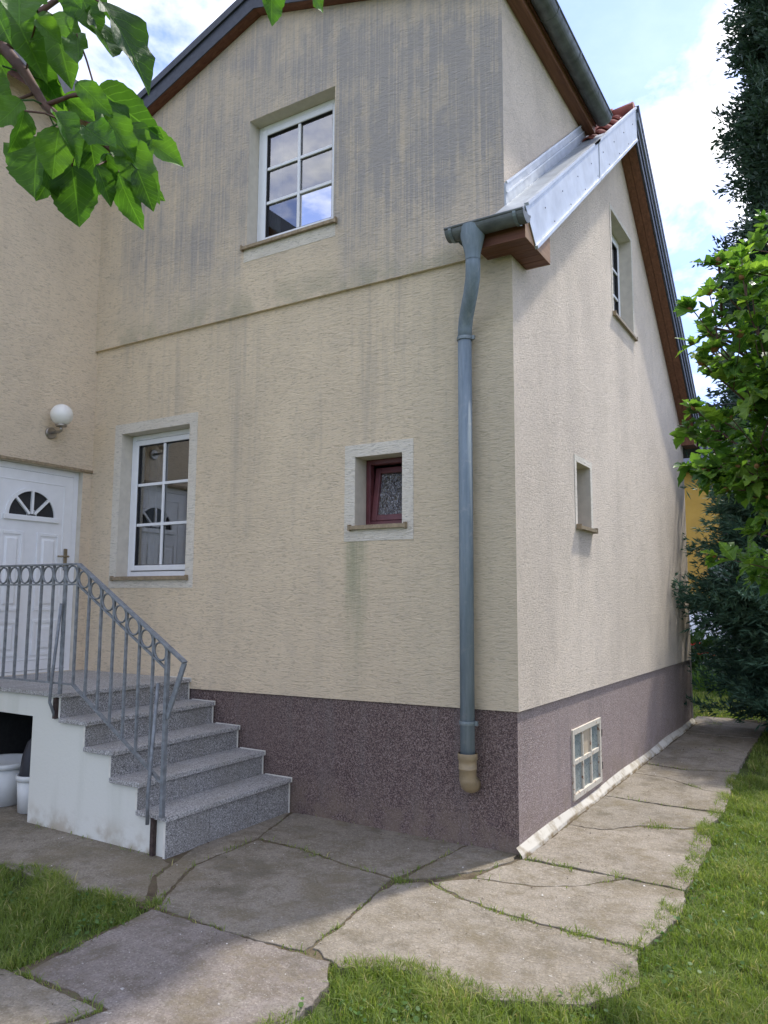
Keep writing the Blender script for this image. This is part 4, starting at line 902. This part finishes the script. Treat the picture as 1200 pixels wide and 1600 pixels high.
meadow('grass', [(-4.2, -1.86), (-2.7, -1.84), (-2.4, -1.75), (-1.98, -1.82), (-1.62, -1.83), (-1.40, -1.77), (-1.33, -1.85), (-1.31, -2.0), (-1.28, -2.32), (-1.33, -2.56), (-1.42, -2.7), (-1.46, -3.4), (-4.2, -3.4)], 19000, .03, .09, 'tufted green lawn patch in front of the stairs', .02)
meadow('grass', [(.84, 3.2), (.87, 1.9), (.86, 1.3), (.90, .6), (.91, .2), (.93, -.43), (.92, -.95), (.92, -1.25), (.80, -1.48), (.5, -1.67), (.3, -1.62), (.05, -1.64), (-.18, -1.80), (-.19, -1.97), (-.12, -2.35), (.0, -3.3), (2.6, -3.3), (2.6, 3.2)], 19000, .025, .08, 'mown lawn along the cracked path beside the gable', .05)
meadow('grass', [(.88, 6.8), (.86, 5), (.9, 4), (.98, 3.2), (3.2, 3.2), (3.6, 8)], 5000, .025, .07, 'mown lawn further along the gable under the conifers', .08, .006)
meadow('grass', [(-3., 6.95), (-.05, 6.95), (.35, 6.98), (.85, 6.7), (4, 6.7), (4, 14), (-3, 14)], 1800, .03, .08, 'sunny lawn beyond the far corner of the house', .12, .010)
# weeds growing in the joints
J = [[(-1.33, -1.82), (-.88, -1.82), (-.55, -1.82), (-.3, -1.79)], [(-.36, -1.74), (-.39, -1.42), (-.455, -1.0), (-.455, -.83)], [(-1.66, -.62), (-1.28, -.635), (-.86, -.727), (-.49, -.77)], [(-.46, -.79), (-.43, -.38), (-.39, -.1)], [(-.31, -.7), (-.015, -.845), (.27, -.917), (.65, -.947), (.95, -.95)],
     [(-.31, -.68), (-.09, -.4), (.0, -.18), (.03, -.06)], [(-.1, -.52), (.245, -.455), (.46, -.33), (.68, -.05)], [(.03, -.05), (.38, -.055), (.64, -.045), (1.0, -.07)], [(.3, .84), (.5, 1.07), (.78, 1.17), (.93, 1.34)], [(.1, 1.79), (.54, 1.75), (.96, 1.755)], [(.34, 2.743), (.72, 2.43)], [(.06, 3.26), (.43, 3.185), (.87, 3.38)], [(.36, 4.365), (.84, 4.43)], [(-1.3, -2.615), (-.96, -2.615), (-.74, -2.62), (-.8, -2.8), (-.87, -3.4)], [(-1.65, -.7), (-1.648, -1.22), (-1.4, -1.75)], [(-1.46, -1.75), (-1.69, -1.5), (-1.78, -1.27)], [(-1.8, -.1), (-1.67, -.58)], [(-3.2, -1.25), (-2.5, -1.26), (-1.9, -1.262)], [(-1.8, .0), (-1.0, .0), (-.2, .0)]]
den = [q*1.15 for q in (70, 60, 90, 50, 150, 80, 60, 120, 110, 70, 45, 60, 50, 170, 60, 30, 25, 40, 14)]
P, CL = [], []
for line, dn in zip(J, den):
    for a, b in zip(line[:-1], line[1:]):
        a, b = np.array(a), np.array(b); n = int(np.linalg.norm(b-a)*dn*4); t = np.random.rand(n)
        q = a+(b-a)*t[:, None]; c_ = snoise(q[:, 0]*2.2, q[:, 1]*2.2, 2.)*.8; k = np.random.rand(n) < np.clip(.28+1.1*c_, .04, 1)
        P.append(q[k]+np.random.normal(0, .011, (k.sum(), 2)))
for cx, cy, r, n in ((-.42, -.79, .06, 260), (.32, -.05, .05, 120), (.68, -.94, .05, 200), (.93, -.95, .06, 160), (.35, -.93, .04, 110), (.6, 1.12, .07, 160), (.62, 2.5, .04, 60), (.95, .95, .07, 140), (-1.37, -1.77, .06, 220), (-1.1, -.69, .05, 60), (.62, -.05, .04, 90), (-.38, -1.5, .02, 40), (.25, 6.3, .1, 120)):
    P.append(np.random.normal((cx, cy), r*.6, (n, 2)))
P = np.concatenate(P); n = len(P); V, q, t, r = blades(np.column_stack([P, np.full(n, -.1)]), np.random.uniform(.02, .045, n)*np.random.choice([.6, 1, 1.6], n), np.random.uniform(.003, .007, n), np.random.uniform(.2, 1.2, n), np.clip(np.random.beta(2, 3, n)+.15*(np.random.rand(n) < .3), 0, 1))
np_mesh('joint_weeds', V, [q, t], MAT['grass'], None, r, kind='stuff', label='sparse weeds and grass growing in the paving joints', category='weeds')
# low round-leaved weeds in the lawn
n = 2600; pol = [(1.0, 1.5), (1.04, -.43), (.96, -1.0), (.83, -1.5), (.3, -1.7), (-.12, -1.9), (-.05, -2.6), (2.2, -2.6), (2.2, 1.5)]
P = np.random.uniform((-.2, -2.6), (2.2, 1.5), (n*2, 2)); P = P[inpoly(P, np.array(pol))]; P = P[snoise(P[:, 0]+3, P[:, 1], 2.6) > .15]
P2 = np.random.uniform((-3.2, -3), (-1.3, -1.8), (1400, 2)); P2 = P2[snoise(P2[:, 0], P2[:, 1], 2.6) > .2]; P = np.concatenate([P, P2]); n = len(P)
cen = np.column_stack([P, -.113+np.random.uniform(.02, .06, n)]); nr = unit(np.column_stack([np.random.normal(0, .45, (n, 2)), np.ones(n)])); a = unit(np.cross(nr, np.random.normal(size=(n, 3)))); b = np.cross(nr, a); s = np.random.uniform(.006, .013, n)[:, None]
k6 = [cen+(a*math.cos(q*math.pi/3)+b*math.sin(q*math.pi/3))*s for q in range(6)]; V = np.stack(k6, 1).reshape(-1, 3); i = np.arange(n)*6
np_mesh('clover', V, [np.stack([i+k for k in range(6)], 1)], MAT['lily'], None, np.repeat(np.random.rand(n)*.7, 6), kind='stuff', label='low round-leaved clover scattered through the lawn', category='clover')

# grit and small stones lying on the paving
n = 2600; P = np.random.uniform((-3, -4.0), (1.0, 5.5), (n*3, 2)); on = np.zeros(len(P), bool)
for poly in SL_: on |= inpoly(P, np.array(poly))
on &= (P[:, 1] < -.02) | (P[:, 0] > .1); P = P[on]; P = P[np.random.rand(len(P)) < np.clip(.25+.8*snoise(P[:, 0], P[:, 1], 2.), .03, 1)][:n]; n = len(P)
sz = np.random.gamma(2., .0012, n)+.0012; base_ = np.array([[1, 0, 0], [-.5, .87, 0], [-.5, -.87, 0], [0, 0, .8]]); rot_ = np.random.uniform(0, 6.28, n); V = []
for k in range(4):
    b_ = base_[k]; V.append(np.column_stack([P[:, 0]+(b_[0]*np.cos(rot_)-b_[1]*np.sin(rot_))*sz*np.random.uniform(.6, 1.5, n), P[:, 1]+(b_[0]*np.sin(rot_)+b_[1]*np.cos(rot_))*sz, np.full(n, G+.003)+b_[2]*sz]))
V = np.stack(V, 1).reshape(-1, 3); i = np.arange(n)*4
m = MT('grit', .9); a_ = nn(m.t, 'ShaderNodeAttribute'); a_.attribute_name = 'rnd'; m.color(m.ramp(a_.outputs['Fac'], [(0, (.05, .035, .025)), (.4, (.14, .11, .08)), (.7, (.32, .29, .25)), (.95, (.65, .63, .6))]))
np_mesh('grit', V, [np.concatenate([np.stack([i, i+1, i+3], 1), np.stack([i+1, i+2, i+3], 1), np.stack([i+2, i, i+3], 1)])], m.m, None, np.repeat(np.random.rand(n), 4), kind='stuff', label='scattered grit and crumbs on the paving slabs', category='grit')
# ================================================================= CONIFERS
def conifer(name, label, base, H, rad, mat, nbr, seed, prof, droop=.15, sl=.11, nspray=70, group=None, sw=.016, clus=.03, simple=False):
    R = np.random.RandomState(seed); t = thing(name, label, 'conifer', group=group); base = np.array(base, float)
    mb = MB(); mb.tube([base, base+(0, 0, H*.4), base+(.05, .03, H*.96)], [rad*.11, rad*.08, .015], 10); mb.build('trunk', MAT['bark'], t, True)
    pos, dr, rn, sc_ = [], [], [], []; limb = MB()
    for b in range(nbr):
        hz = (b+R.rand())/nbr; z = H*(.02+.96*hz**.95); az = R.uniform(0, 2*np.pi); Lb = rad*prof(hz)*R.uniform(.66, 1.1)+.12
        if math.cos(az-2.6) < -.35 and R.rand() < .75: continue
        out = np.array([math.cos(az), math.sin(az), 0.]); rise = R.uniform(.05, .45)-droop; p0 = base+(0, 0, z)
        nt_ = max(5, int(10*Lb/rad)+3)
        if b % 6 == 0: limb.tube([p0, p0+out*Lb*.8+np.array([0, 0, rise*Lb*.8])], [.02, .005], 5, False)
        for k in range(nt_):
            f = .35+.65*(k+R.rand())/nt_; q = p0+out*Lb*f+np.array([0, 0, rise*Lb*f+.12*Lb*(f-.5)])
            side = np.array([-out[1], out[0], 0])*R.choice([-1, 1]); td = unit(out*R.uniform(.5, 1.1)+side*R.uniform(.1, .9)+np.array([0, 0, R.uniform(-.25, .5)]))
            tl = R.uniform(.16, .38)*(.6+.5*rad); m_ = int(nspray*R.uniform(.6, 1.2)*.2)+4; s = R.rand(m_)
            pp = q+td*(tl*s)[:, None]+R.normal(0, clus, (m_, 3)); dd_ = unit(td*.9+R.normal(0, .42, (m_, 3))+np.array([0, 0, .12]))
            pos.append(pp); dr.append(dd_); rn.append(np.clip(R.normal(.45+.3*(f-.6), .18, m_), 0, 1)); sc_.append(np.full(m_, 1.9-f*.9))
    limb.build('limbs', MAT['bark'], t)
    pos, dr, rn = np.concatenate(pos), np.concatenate(dr), np.concatenate(rn); n = len(pos)
    sd_ = unit(np.cross(dr, R.normal(size=(n, 3)))); sc_ = np.concatenate(sc_); ln = (sl*R.uniform(.6, 1.3, n)*sc_)[:, None]; wd = (sw*R.uniform(.7, 1.4, n)*sc_)[:, None]
    # a feathery spray: central needle diamond and two side needles
    nb = np.cross(dr, sd_)
    tips = [(pos, pos+dr*ln*.45+sd_*wd*.5, pos+dr*ln, pos+dr*ln*.45-sd_*wd*.5)]
    for sg in (() if simple else (1, -1)):
        q0 = pos+dr*ln*.25; d2 = unit(dr+sd_*sg*.8); tips.append((q0, q0+d2*ln*.3+nb*wd*.4, q0+d2*ln*.62, q0+d2*ln*.3-nb*wd*.4))
    V = np.concatenate([np.stack(T_, 1).reshape(-1, 3) for T_ in tips]); i = np.arange(len(V)//4)*4
    np_mesh('crown', V, [np.stack([i, i+1, i+2, i+3], 1)], mat, t, np.tile(np.repeat(rn, 4), len(tips)), kind='stuff')
    return t
conifer('conifer_tree', 'tall dark conifer towering behind the leafy shrub', (2.1, 19.5, G), 24., 3.6, MAT['thuja'], 1800, 5, lambda h: (1-h)**.36*(.83+.17*math.sin(h*34)), .12, .19, 150, sw=.06, clus=.085, simple=True)
conifer('juniper_bush', 'dark blue-green spreading conifer bush overhanging the path', (1.97, 6.2, G), 4.0, 2.05, MAT['juniper'], 620, 11, lambda h: min(1, .66+1.3*h)*(1-h)**.3*(.88+.12*math.sin(h*19+1)), .12, .12, 90, sw=.02)

# ================================================================= LEAF SHAPES
def leaf_mesh(name, outline, mat, fold=.18, curl=.25, wave=.03, cup=0.):
    """outline: half-outline points (x, y) from base to tip, y in 0..1; folded along the midrib, tip curls down"""
    v, f = [], []
    def zz(x, y): return fold*abs(x)-curl*y*y+wave*math.sin(y*14+x*9)*abs(x)*4
    n = len(outline)
    for x, y in outline: v.append((0, y, zz(0, y)))
    for sg in (1, -1):
        for fr in (.55, 1.0):
            for x, y in outline:
                yy = y
                v.append((sg*x*fr, yy, zz(sg*x*fr, yy)))
    for sgi in range(2):
        inner, mid_, outer = 0, n+sgi*2*n, n+sgi*2*n+n
        for k in range(n-1):
            q1 = (inner+k, inner+k+1, mid_+k+1, mid_+k); q2 = (mid_+k, mid_+k+1, outer+k+1, outer+k)
            if sgi: q1, q2 = q1[::-1], q2[::-1]
            f += [q1, q2]
    # petiole
    me = bpy.data.meshes.new(name); me.from_pydata(v, [], f); me.update(); me.materials.append(mat); me.polygons.foreach_set('use_smooth', [True]*len(me.polygons)); return me
broad = [(.0, .0), (.13, .03), (.27, .10), (.33, .17), (.345, .22), (.40, .28), (.395, .33), (.43, .40), (.415, .45), (.43, .50), (.39, .56), (.395, .62), (.33, .69), (.325, .73), (.24, .80), (.22, .84), (.13, .90), (.07, .95), (.0, 1.0)]
lobed = [(.0, .0), (.10, .04), (.20, .14), (.27, .24), (.40, .36), (.50, .50), (.36, .47), (.26, .50), (.23, .57), (.30, .68), (.21, .70), (.20, .78), (.11, .86), (.06, .94), (.0, 1.0)]
small = [(.0, .0), (.14, .08), (.24, .22), (.30, .36), (.26, .40), (.27, .52), (.20, .58), (.19, .70), (.11, .80), (.07, .90), (0., 1.)]
HM = [leaf_mesh('hibiscus_leaf', lobed, MAT['hib'], .25, .22, .05), leaf_mesh('hibiscus_leaf', lobed, MAT['hib'], .4, .05, .08), leaf_mesh('hibiscus_leaf', small, MAT['hib'], .3, .3, .05)]
FM = [leaf_mesh('broad_leaf', broad, MAT['fruit'], .28, .28, .035), leaf_mesh('broad_leaf', broad, MAT['fruit'], .5, .12, .04), leaf_mesh('broad_leaf', broad, MAT['fruit'], .15, .42, .05), leaf_mesh('broad_leaf', broad, MAT['fruit'], .4, -.2, .05), leaf_mesh('broad_leaf', [(x*.8, y) for x, y in broad], MAT['fruit'], .65, .35, .04)]
def leaf_matrix(p, d, nrm, length, width=1.):
    y = Vector(d).normalized(); n = Vector(nrm); z = (n-y*n.dot(y))
    if z.length < 1e-4: z = y.orthogonal()
    z.normalize(); x = y.cross(z); m_ = Matrix((x*length*width, y*length, z*length)).transposed().to_4x4(); m_.translation = p; return m_

# ================================================================= LEAFY SHRUB (right foreground)
sh = thing('flowering_shrub', 'bright green lobed-leaf shrub with brown dried buds beside the lawn', 'shrub')
rs2 = random.Random(21); sb = Vector((2.45, -.95, G)); stems = MB(); LV = []; BUD = []
def to_px(p):
    d_ = Vector(p)-CAM; z_ = d_.dot(fw); return (600+FPX*d_.dot(rt)/z_, 800-FPX*d_.dot(up)/z_, z_)
def inside(p, slack=0.):
    dx, dy = p.x-2.605, p.y+.9; r = math.hypot(dx, dy); a = math.atan2(dy, dx)
    lim = 1.18*(1+.07*math.sin(a*9+p.z*5)+.05*math.sin(a*17-p.z*8))*(1-.5*max(0, (p.z-2.75)/.9)**1.3)+slack
    if p.z < 1.2: return r < .2+.3*max(0, p.z)
    return r < lim and p.z < 3.95 and (p.z > 1.38+.2*math.sin(p.y*7+p.x*5) or r < .6)
def shoot(p, d, ln, r, depth):
    n = max(5, int(ln/.085)); pts = [p.copy()]; d = d.normalized()
    for k in range(n):
        d = (d+Vector((rs2.uniform(-.12, .12), rs2.uniform(-.12, .12), rs2.uniform(-.07, .09)))).normalized(); 
        q_ = p+d*ln/n
        if not inside(q_, .09 if depth else 0.): break
        p = q_; pts.append(p.copy())
        fr = (k+1)/n
        if depth < 2 and fr > .3 and rs2.random() < (.8 if depth == 0 else .55):
            s_ = d.orthogonal().normalized(); s_.rotate(Matrix.Rotation(rs2.uniform(0, 6.28), 3, d)); shoot(p, (d*.75+s_*.75+Vector((0, 0, .15))), ln*rs2.uniform(.28, .45)*(1.15-.4*fr), r*.5, depth+1)
        if depth >= 1 or fr > .55:
            for _ in range(2 if depth else 1):
                s_ = d.orthogonal().normalized(); s_.rotate(Matrix.Rotation(rs2.uniform(0, 6.28), 3, d))
                ld = (d*.5+s_*.9+Vector((0, 0, rs2.uniform(-.45, .15)))).normalized(); LV.append((p.copy(), ld, Vector((rs2.uniform(-.5, .5), rs2.uniform(-.6, .3), 1.)), rs2.uniform(.065, .13)*(.75 if fr > .93 else 1)))
    stems.tube(pts, [r*(1-.75*i/n) for i in range(len(pts))], 5, False) if len(pts) > 1 else None
    for _ in range(3): LV.append((p.copy(), (d+Vector((rs2.uniform(-.7, .7), rs2.uniform(-.7, .7), rs2.uniform(-.3, .5)))).normalized(), Vector((rs2.uniform(-.5, .5), rs2.uniform(-.5, .5), 1)), rs2.uniform(.05, .09)))
    if depth and rs2.random() < .22:
        BUD.append((p+d*.012, d.copy(), rs2.uniform(.010, .018)))
for k in range(64):
    a = rs2.uniform(math.radians(110), math.radians(270)) if k < 55 else rs2.uniform(0, 6.28); sp_ = rs2.uniform(.15, .62)
    shoot(sb+Vector((rs2.uniform(-.2, .2), rs2.uniform(-.2, .2), 0)), Vector((math.cos(a)*sp_, math.sin(a)*sp_*.8, 1)), rs2.uniform(2.2, 3.75), .016, 0)
# crown starts about a metre and a half up on the path side
def keep(p):
    u, v, z_ = to_px(p)
    return inside(p, .12)
LV = [l for l in LV if keep(l[0])]
stems.build('stems', MAT['twig'], sh)
def vis(l):
    u, v, z_ = to_px(l[0]); return 1020 < u < 1215 and -20 < v < 1050
ord_ = sorted(LV, key=lambda l: (not vis(l), (l[0]-CAM).length)); 
def inst(name, me, mw, parent):
    o = bpy.data.objects.new(name, me); C.objects.link(o); o.parent = parent; o.matrix_world = mw; return o
mb = MB(); mb.lathe([(0, -1), (.8, -.5), (1, .1), (.7, .9), (.25, 1.4), (0, 1.3)], (0, 0, 0), 8); b0_ = mb.build('bud', MAT['bud'], sh, True)
bm_ = b0_.data; bpy.data.objects.remove(b0_)
for p, d_, s_ in [b for b in BUD if vis(b) and inside(b[0], .15)][:70]: inst('bud', bm_, Matrix.Translation(p)@Vector((0, 0, 1)).rotation_difference(d_).to_matrix().to_4x4()@Matrix.Scale(s_, 4), sh)
for i, (p, d_, nn_, ln) in enumerate(ord_[:300]): inst('leaf', HM[i % 3], leaf_matrix(p, d_, nn_, ln, 1.05), sh)
def joined(name, items, meshes, mat, parent):
    Vs, Fs, rn, off = [], [], [], 0; R = np.random.RandomState(4)
    data = []
    for me in meshes:
        v = np.array([q.co[:] for q in me.vertices]); f = np.array([tuple(p.vertices) for p in me.polygons]); data.append((v, f))
    for i, (p, d_, nn_, ln) in enumerate(items):
        v, f = data[i % len(data)]; mw = np.array(leaf_matrix(p, d_, nn_, ln, 1.05)); Vs.append(v@mw[:3, :3].T+mw[:3, 3]); Fs.append(f+off); off += len(v); rn.append(np.full(len(v), R.rand()))
    return np_mesh(name, np.concatenate(Vs), [np.concatenate(Fs)], mat, parent, np.concatenate(rn), kind='stuff')
print('shrub leaves', len(LV), 'in view', sum(vis(l) for l in LV))
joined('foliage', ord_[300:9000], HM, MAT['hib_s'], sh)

# ================================================================= FRUIT TREE BRANCH (upper left, close to the camera)
ft = thing('fruit_tree', 'fruit tree branch with large glossy green leaves hanging in at the upper left', 'tree')
rs3 = random.Random(5)
B0, B1, B2, B3 = at(-260, -60, 1.18), at(-40, 30, 1.12), at(40, 115, 1.08), at(125, 203, 1.05)
mb = MB(); tb = Vector((-1.15, -5.2, G)); mb.tube([tb, tb+Vector((.08, .02, 1.0)), tb+Vector((.12, .1, 1.75))], [.11, .09, .075], 12); mb.build('trunk', MAT['bark'], ft, True)
mb = MB(); mb.tube([tb+Vector((.12, .1, 1.7)), tb+Vector((.5, .35, 2.3)), (B0+tb+Vector((0.3, .3, 2.6)))/2+Vector((0, 0, .1)), B0], [.06, .045, .03, .014], 10); mb.build('limb', MAT['bark'], ft, True)
mb = MB(); mb.tube([B0, B1, at(10, 80, 1.09), B2, at(70, 165, 1.06), at(100, 190, 1.05), B3], [.014, .0095, .0085, .0075, .006, .005, .003], 8)
mb.tube([at(10, 80, 1.09), at(60, 20, 1.1), at(110, -15, 1.1), at(190, -30, 1.12), at(420, -40, 1.15), at(500, -25, 1.15)], [.006, .005, .004, .004, .003, .002], 6)
mb.tube([at(70, 165, 1.06), at(110, 150, 1.04), at(150, 145, 1.03)], [.004, .003, .002], 6); mb.tube([B3, at(160, 225, 1.05), at(190, 250, 1.07)], [.003, .0025, .002], 6); mb.tube([at(55, 145, 1.07), at(30, 155, 1.06)], [.003, .002], 6)
mb.build('twig', MAT['twig'], ft, True)
LP = [(158, 3, 250, 120, 66), (143, 24, 162, 106, 30), (82, 22, 108, 128, 66), (14, 8, 58, 92, 62), (118, -22, 146, 24, 52), (30, -30, 30, 28, 56), (212, 212, 290, 248, 66), (148, 146, 212, 218, 48), (152, 138, 238, 208, 46), (132, 198, 188, 244, 40), (180, 214, 244, 288, 56), (204, 256, 248, 316, 44), (112, 258, 127, 358, 82), (62, 214, 46, 300, 70), (38, 172, 24, 244, 48), (34, 156, -6, 204, 52), (140, 218, 156, 304, 64), (166, 240, 172, 304, 40), (184, 268, 206, 342, 40), (214, 264, 240, 326, 44), (66, 120, 104, 200, 54), (50, 95, 92, 150, 40), (92, 200, 80, 272, 62), (100, 238, 60, 318, 56), (160, 176, 214, 250, 46), (70, 60, 66, 128, 44), (120, 52, 128, 112, 34), (100, 148, 150, 190, 46), (84, 176, 130, 236, 44), (8, 60, -20, 130, 50), (56, 30, 96, 66, 44), (196, 196, 236, 236, 44), (120, 128, 170, 170, 40), (128, 205, 110, 275, 50), (426, -30, 421, 44, 24), (478, -22, 516, 14, 20), (150, 258, 180, 320, 36), (64, 250, 92, 318, 46), (190, 200, 236, 262, 46), (-30, 100, 10, 170, 50), (90, -30, 130, 20, 50), (-20, -20, 6, 60, 60)]
for i, (u0, v0, u1, v1, w_) in enumerate(LP):
    d0 = 1.05+rs3.uniform(-.07, .07); p0 = at(u0, v0, d0); p1 = at(u1, v1, d0+rs3.uniform(-.035, .03)); ln = (p1-p0).length
    tw = (CAM-p0).normalized()+Vector((rs3.uniform(-.5, .5), rs3.uniform(-.5, .5), rs3.uniform(-.1, .9))); wpx = w_/max(1, math.hypot(u1-u0, v1-v0))
    inst('leaf', FM[(i*3+i//5) % 5], leaf_matrix(p0, p1-p0, tw, ln, min(1.1, max(.62, wpx/.92))), ft)
    mb = MB(); q = p0+(B2+B3)*.5*0; near = min((B1, B2, B3, at(70, 165, 1.06), at(100, 190, 1.05), at(60, 20, 1.1), at(110, -15, 1.1), at(190, -30, 1.12), at(150, 145, 1.03), at(190, 250, 1.07), at(420, -40, 1.15), at(500, -25, 1.15)), key=lambda b: (b-p0).length)
    mb.tube([near, near.lerp(p0, .5)+Vector((0, 0, .004)), p0+(p1-p0)*.02], .0014, 5, False); mb.build('petiole', MAT['lily'] if i % 2 else MAT['twig'], ft, True)
items = []
for k in range(260):                                     # the rest of the tree, out of this frame to the left
    f = rs3.random(); p = tb+Vector((.3, .3, 2.3))+Vector((rs3.gauss(-.3, .6), rs3.gauss(0, .5), abs(rs3.gauss(.3, .4))))
    u, v, z_ = to_px(p)
    if z_ > .1 and u > -120: continue
    items.append((p, Vector((rs3.uniform(-1, 1), rs3.uniform(-1, 1), -.8)), Vector((rs3.uniform(-.5, .5), rs3.uniform(-.5, .5), 1)), rs3.uniform(.07, .1)))
joined('foliage', items, FM, MAT['fruit_s'], ft)

# ================================================================= BEYOND THE FAR CORNER
nh = thing('neighbour_house', 'ochre yellow neighbouring house behind the conifers', 'house')
mb = MB(); mb.box(-9, -1.0, 17, 25, -.5, 5.0); mb.build('wall', MAT['ochre'], nh)
mb = MB(); mb.hexa([(-7.4, 16.6, 5.0), (-.6, 16.6, 5.0), (-.6, 25.4, 5.0), (-7.4, 25.4, 5.0), (-7.4, 20.9, 7.4), (-.6, 20.9, 7.4), (-.6, 21.1, 7.4), (-7.4, 21.1, 7.4)]); mb.build('roof', MAT['darksheet'], nh)
mb = MB(); mb.box(-1.3, -.2, 16.96, 17.02, 1.2, 2.6); mb.build('window', MAT['glass_base'], nh)
cv = MB(); n = 14
for k in range(n):
    a, b = math.pi*k/n, math.pi*(k+1)/n; cv.face([(-2.8, 12.4+.6*math.cos(a), -.1+1.42*math.sin(a)), (-2.8, 12.4+.6*math.cos(b), -.1+1.42*math.sin(b)), (.9, 12.4+.6*math.cos(b), -.1+1.42*math.sin(b)), (.9, 12.4+.6*math.cos(a), -.1+1.42*math.sin(a))])
cv.build('garden_cover', MAT['white'], None, True, label='pale white arched sheet cover behind the flowers past the house corner', category='cover')
def clump(name, label, c, n, h, mat, cat, flowers=0):
    t = thing(name, label, cat); P = np.random.normal(0, .13, (n, 2))+np.array(c); hh = np.random.uniform(.6, 1.1, n)*h; la = np.random.uniform(0, 2*np.pi, n)
    V, q, tr, r = blades(np.column_stack([P, np.full(n, -.1)]), hh, np.full(n, .026), np.random.uniform(.3, 1.0, n), np.random.rand(n)); np_mesh('leaves', V, [q, tr], mat, t, r, kind='stuff')
    if flowers:
        mb = MB(); st2 = MB()
        for k in range(flowers):
            p = Vector((c[0]+random.gauss(0, .16), c[1]+random.gauss(0, .1), h*random.uniform(.85, 1.2))); st2.tube([(c[0], c[1], -.1), p], .006, 5, False)
            for j in range(6):
                a = j*math.pi/3; d_ = Vector((math.cos(a), math.sin(a), .6)).normalized(); s_ = Vector((-math.sin(a), math.cos(a), 0)); mb.face([p, p+d_*.04+s_*.02, p+d_*.075, p+d_*.04-s_*.02])
        mb.build('flowers', MAT['redfl'], t); st2.build('stalks', MAT['lily'], t)
clump('lily_plant', 'strap-leaved garden plant with red flowers past the house corner', (-.42, 10.2), 110, .62, MAT['lily'], 'plant', 7)
clump('lily_plant', 'strap-leaved garden plant without flowers beside the conifer bush', (.12, 9.7), 120, .58, MAT['lily'], 'plant')
def hedge(name, label, x0, x1, y0, y1, z1, n, seed):
    R = np.random.RandomState(seed); P = R.uniform((x0, y0, -.1), (x1, y1, z1), (n, 3)); top = z1*(.75+.25*snoise(P[:, 0]*.7, P[:, 1]*.7)); P = P[P[:, 2] < top]; n = len(P)
    d_ = unit(R.normal(size=(n, 3))); s_ = unit(np.cross(d_, R.normal(size=(n, 3)))); l = R.uniform(.08, .16, n)[:, None]
    V = np.stack([P, P+d_*l*.5+s_*l*.35, P+d_*l, P+d_*l*.5-s_*l*.35], 1).reshape(-1, 3); i = np.arange(n)*4
    return np_mesh(name, V, [np.stack([i, i+1, i+2, i+3], 1)], MAT['hedge'], None, np.repeat(R.rand(n), 4), kind='stuff', label=label, category='hedge')
hedge('hedge', 'dark leafy hedge in front of the ochre house', -3, 6, 14.2, 15.6, 2.2, 16000, 2)
hedge('hedge', 'low dark planting behind the strap-leaved garden plants', -3, 3, 11.0, 11.7, 1.15, 9000, 8)
hedge('hedge', 'far tree belt closing the horizon behind the gardens', -60, 60, 40, 46, 7, 30000, 3)
pl = thing('utility_cable', 'thin overhead cable crossing the sky above the conifer bush', 'cable')
mb = MB(); mb.tube([(-7, 16.8, 6.9), (0, 16.2, 6.55), (6, 15.6, 6.7), (14, 15, 7.6)], .018, 5); mb.build('wire', MAT['gasket'], pl)
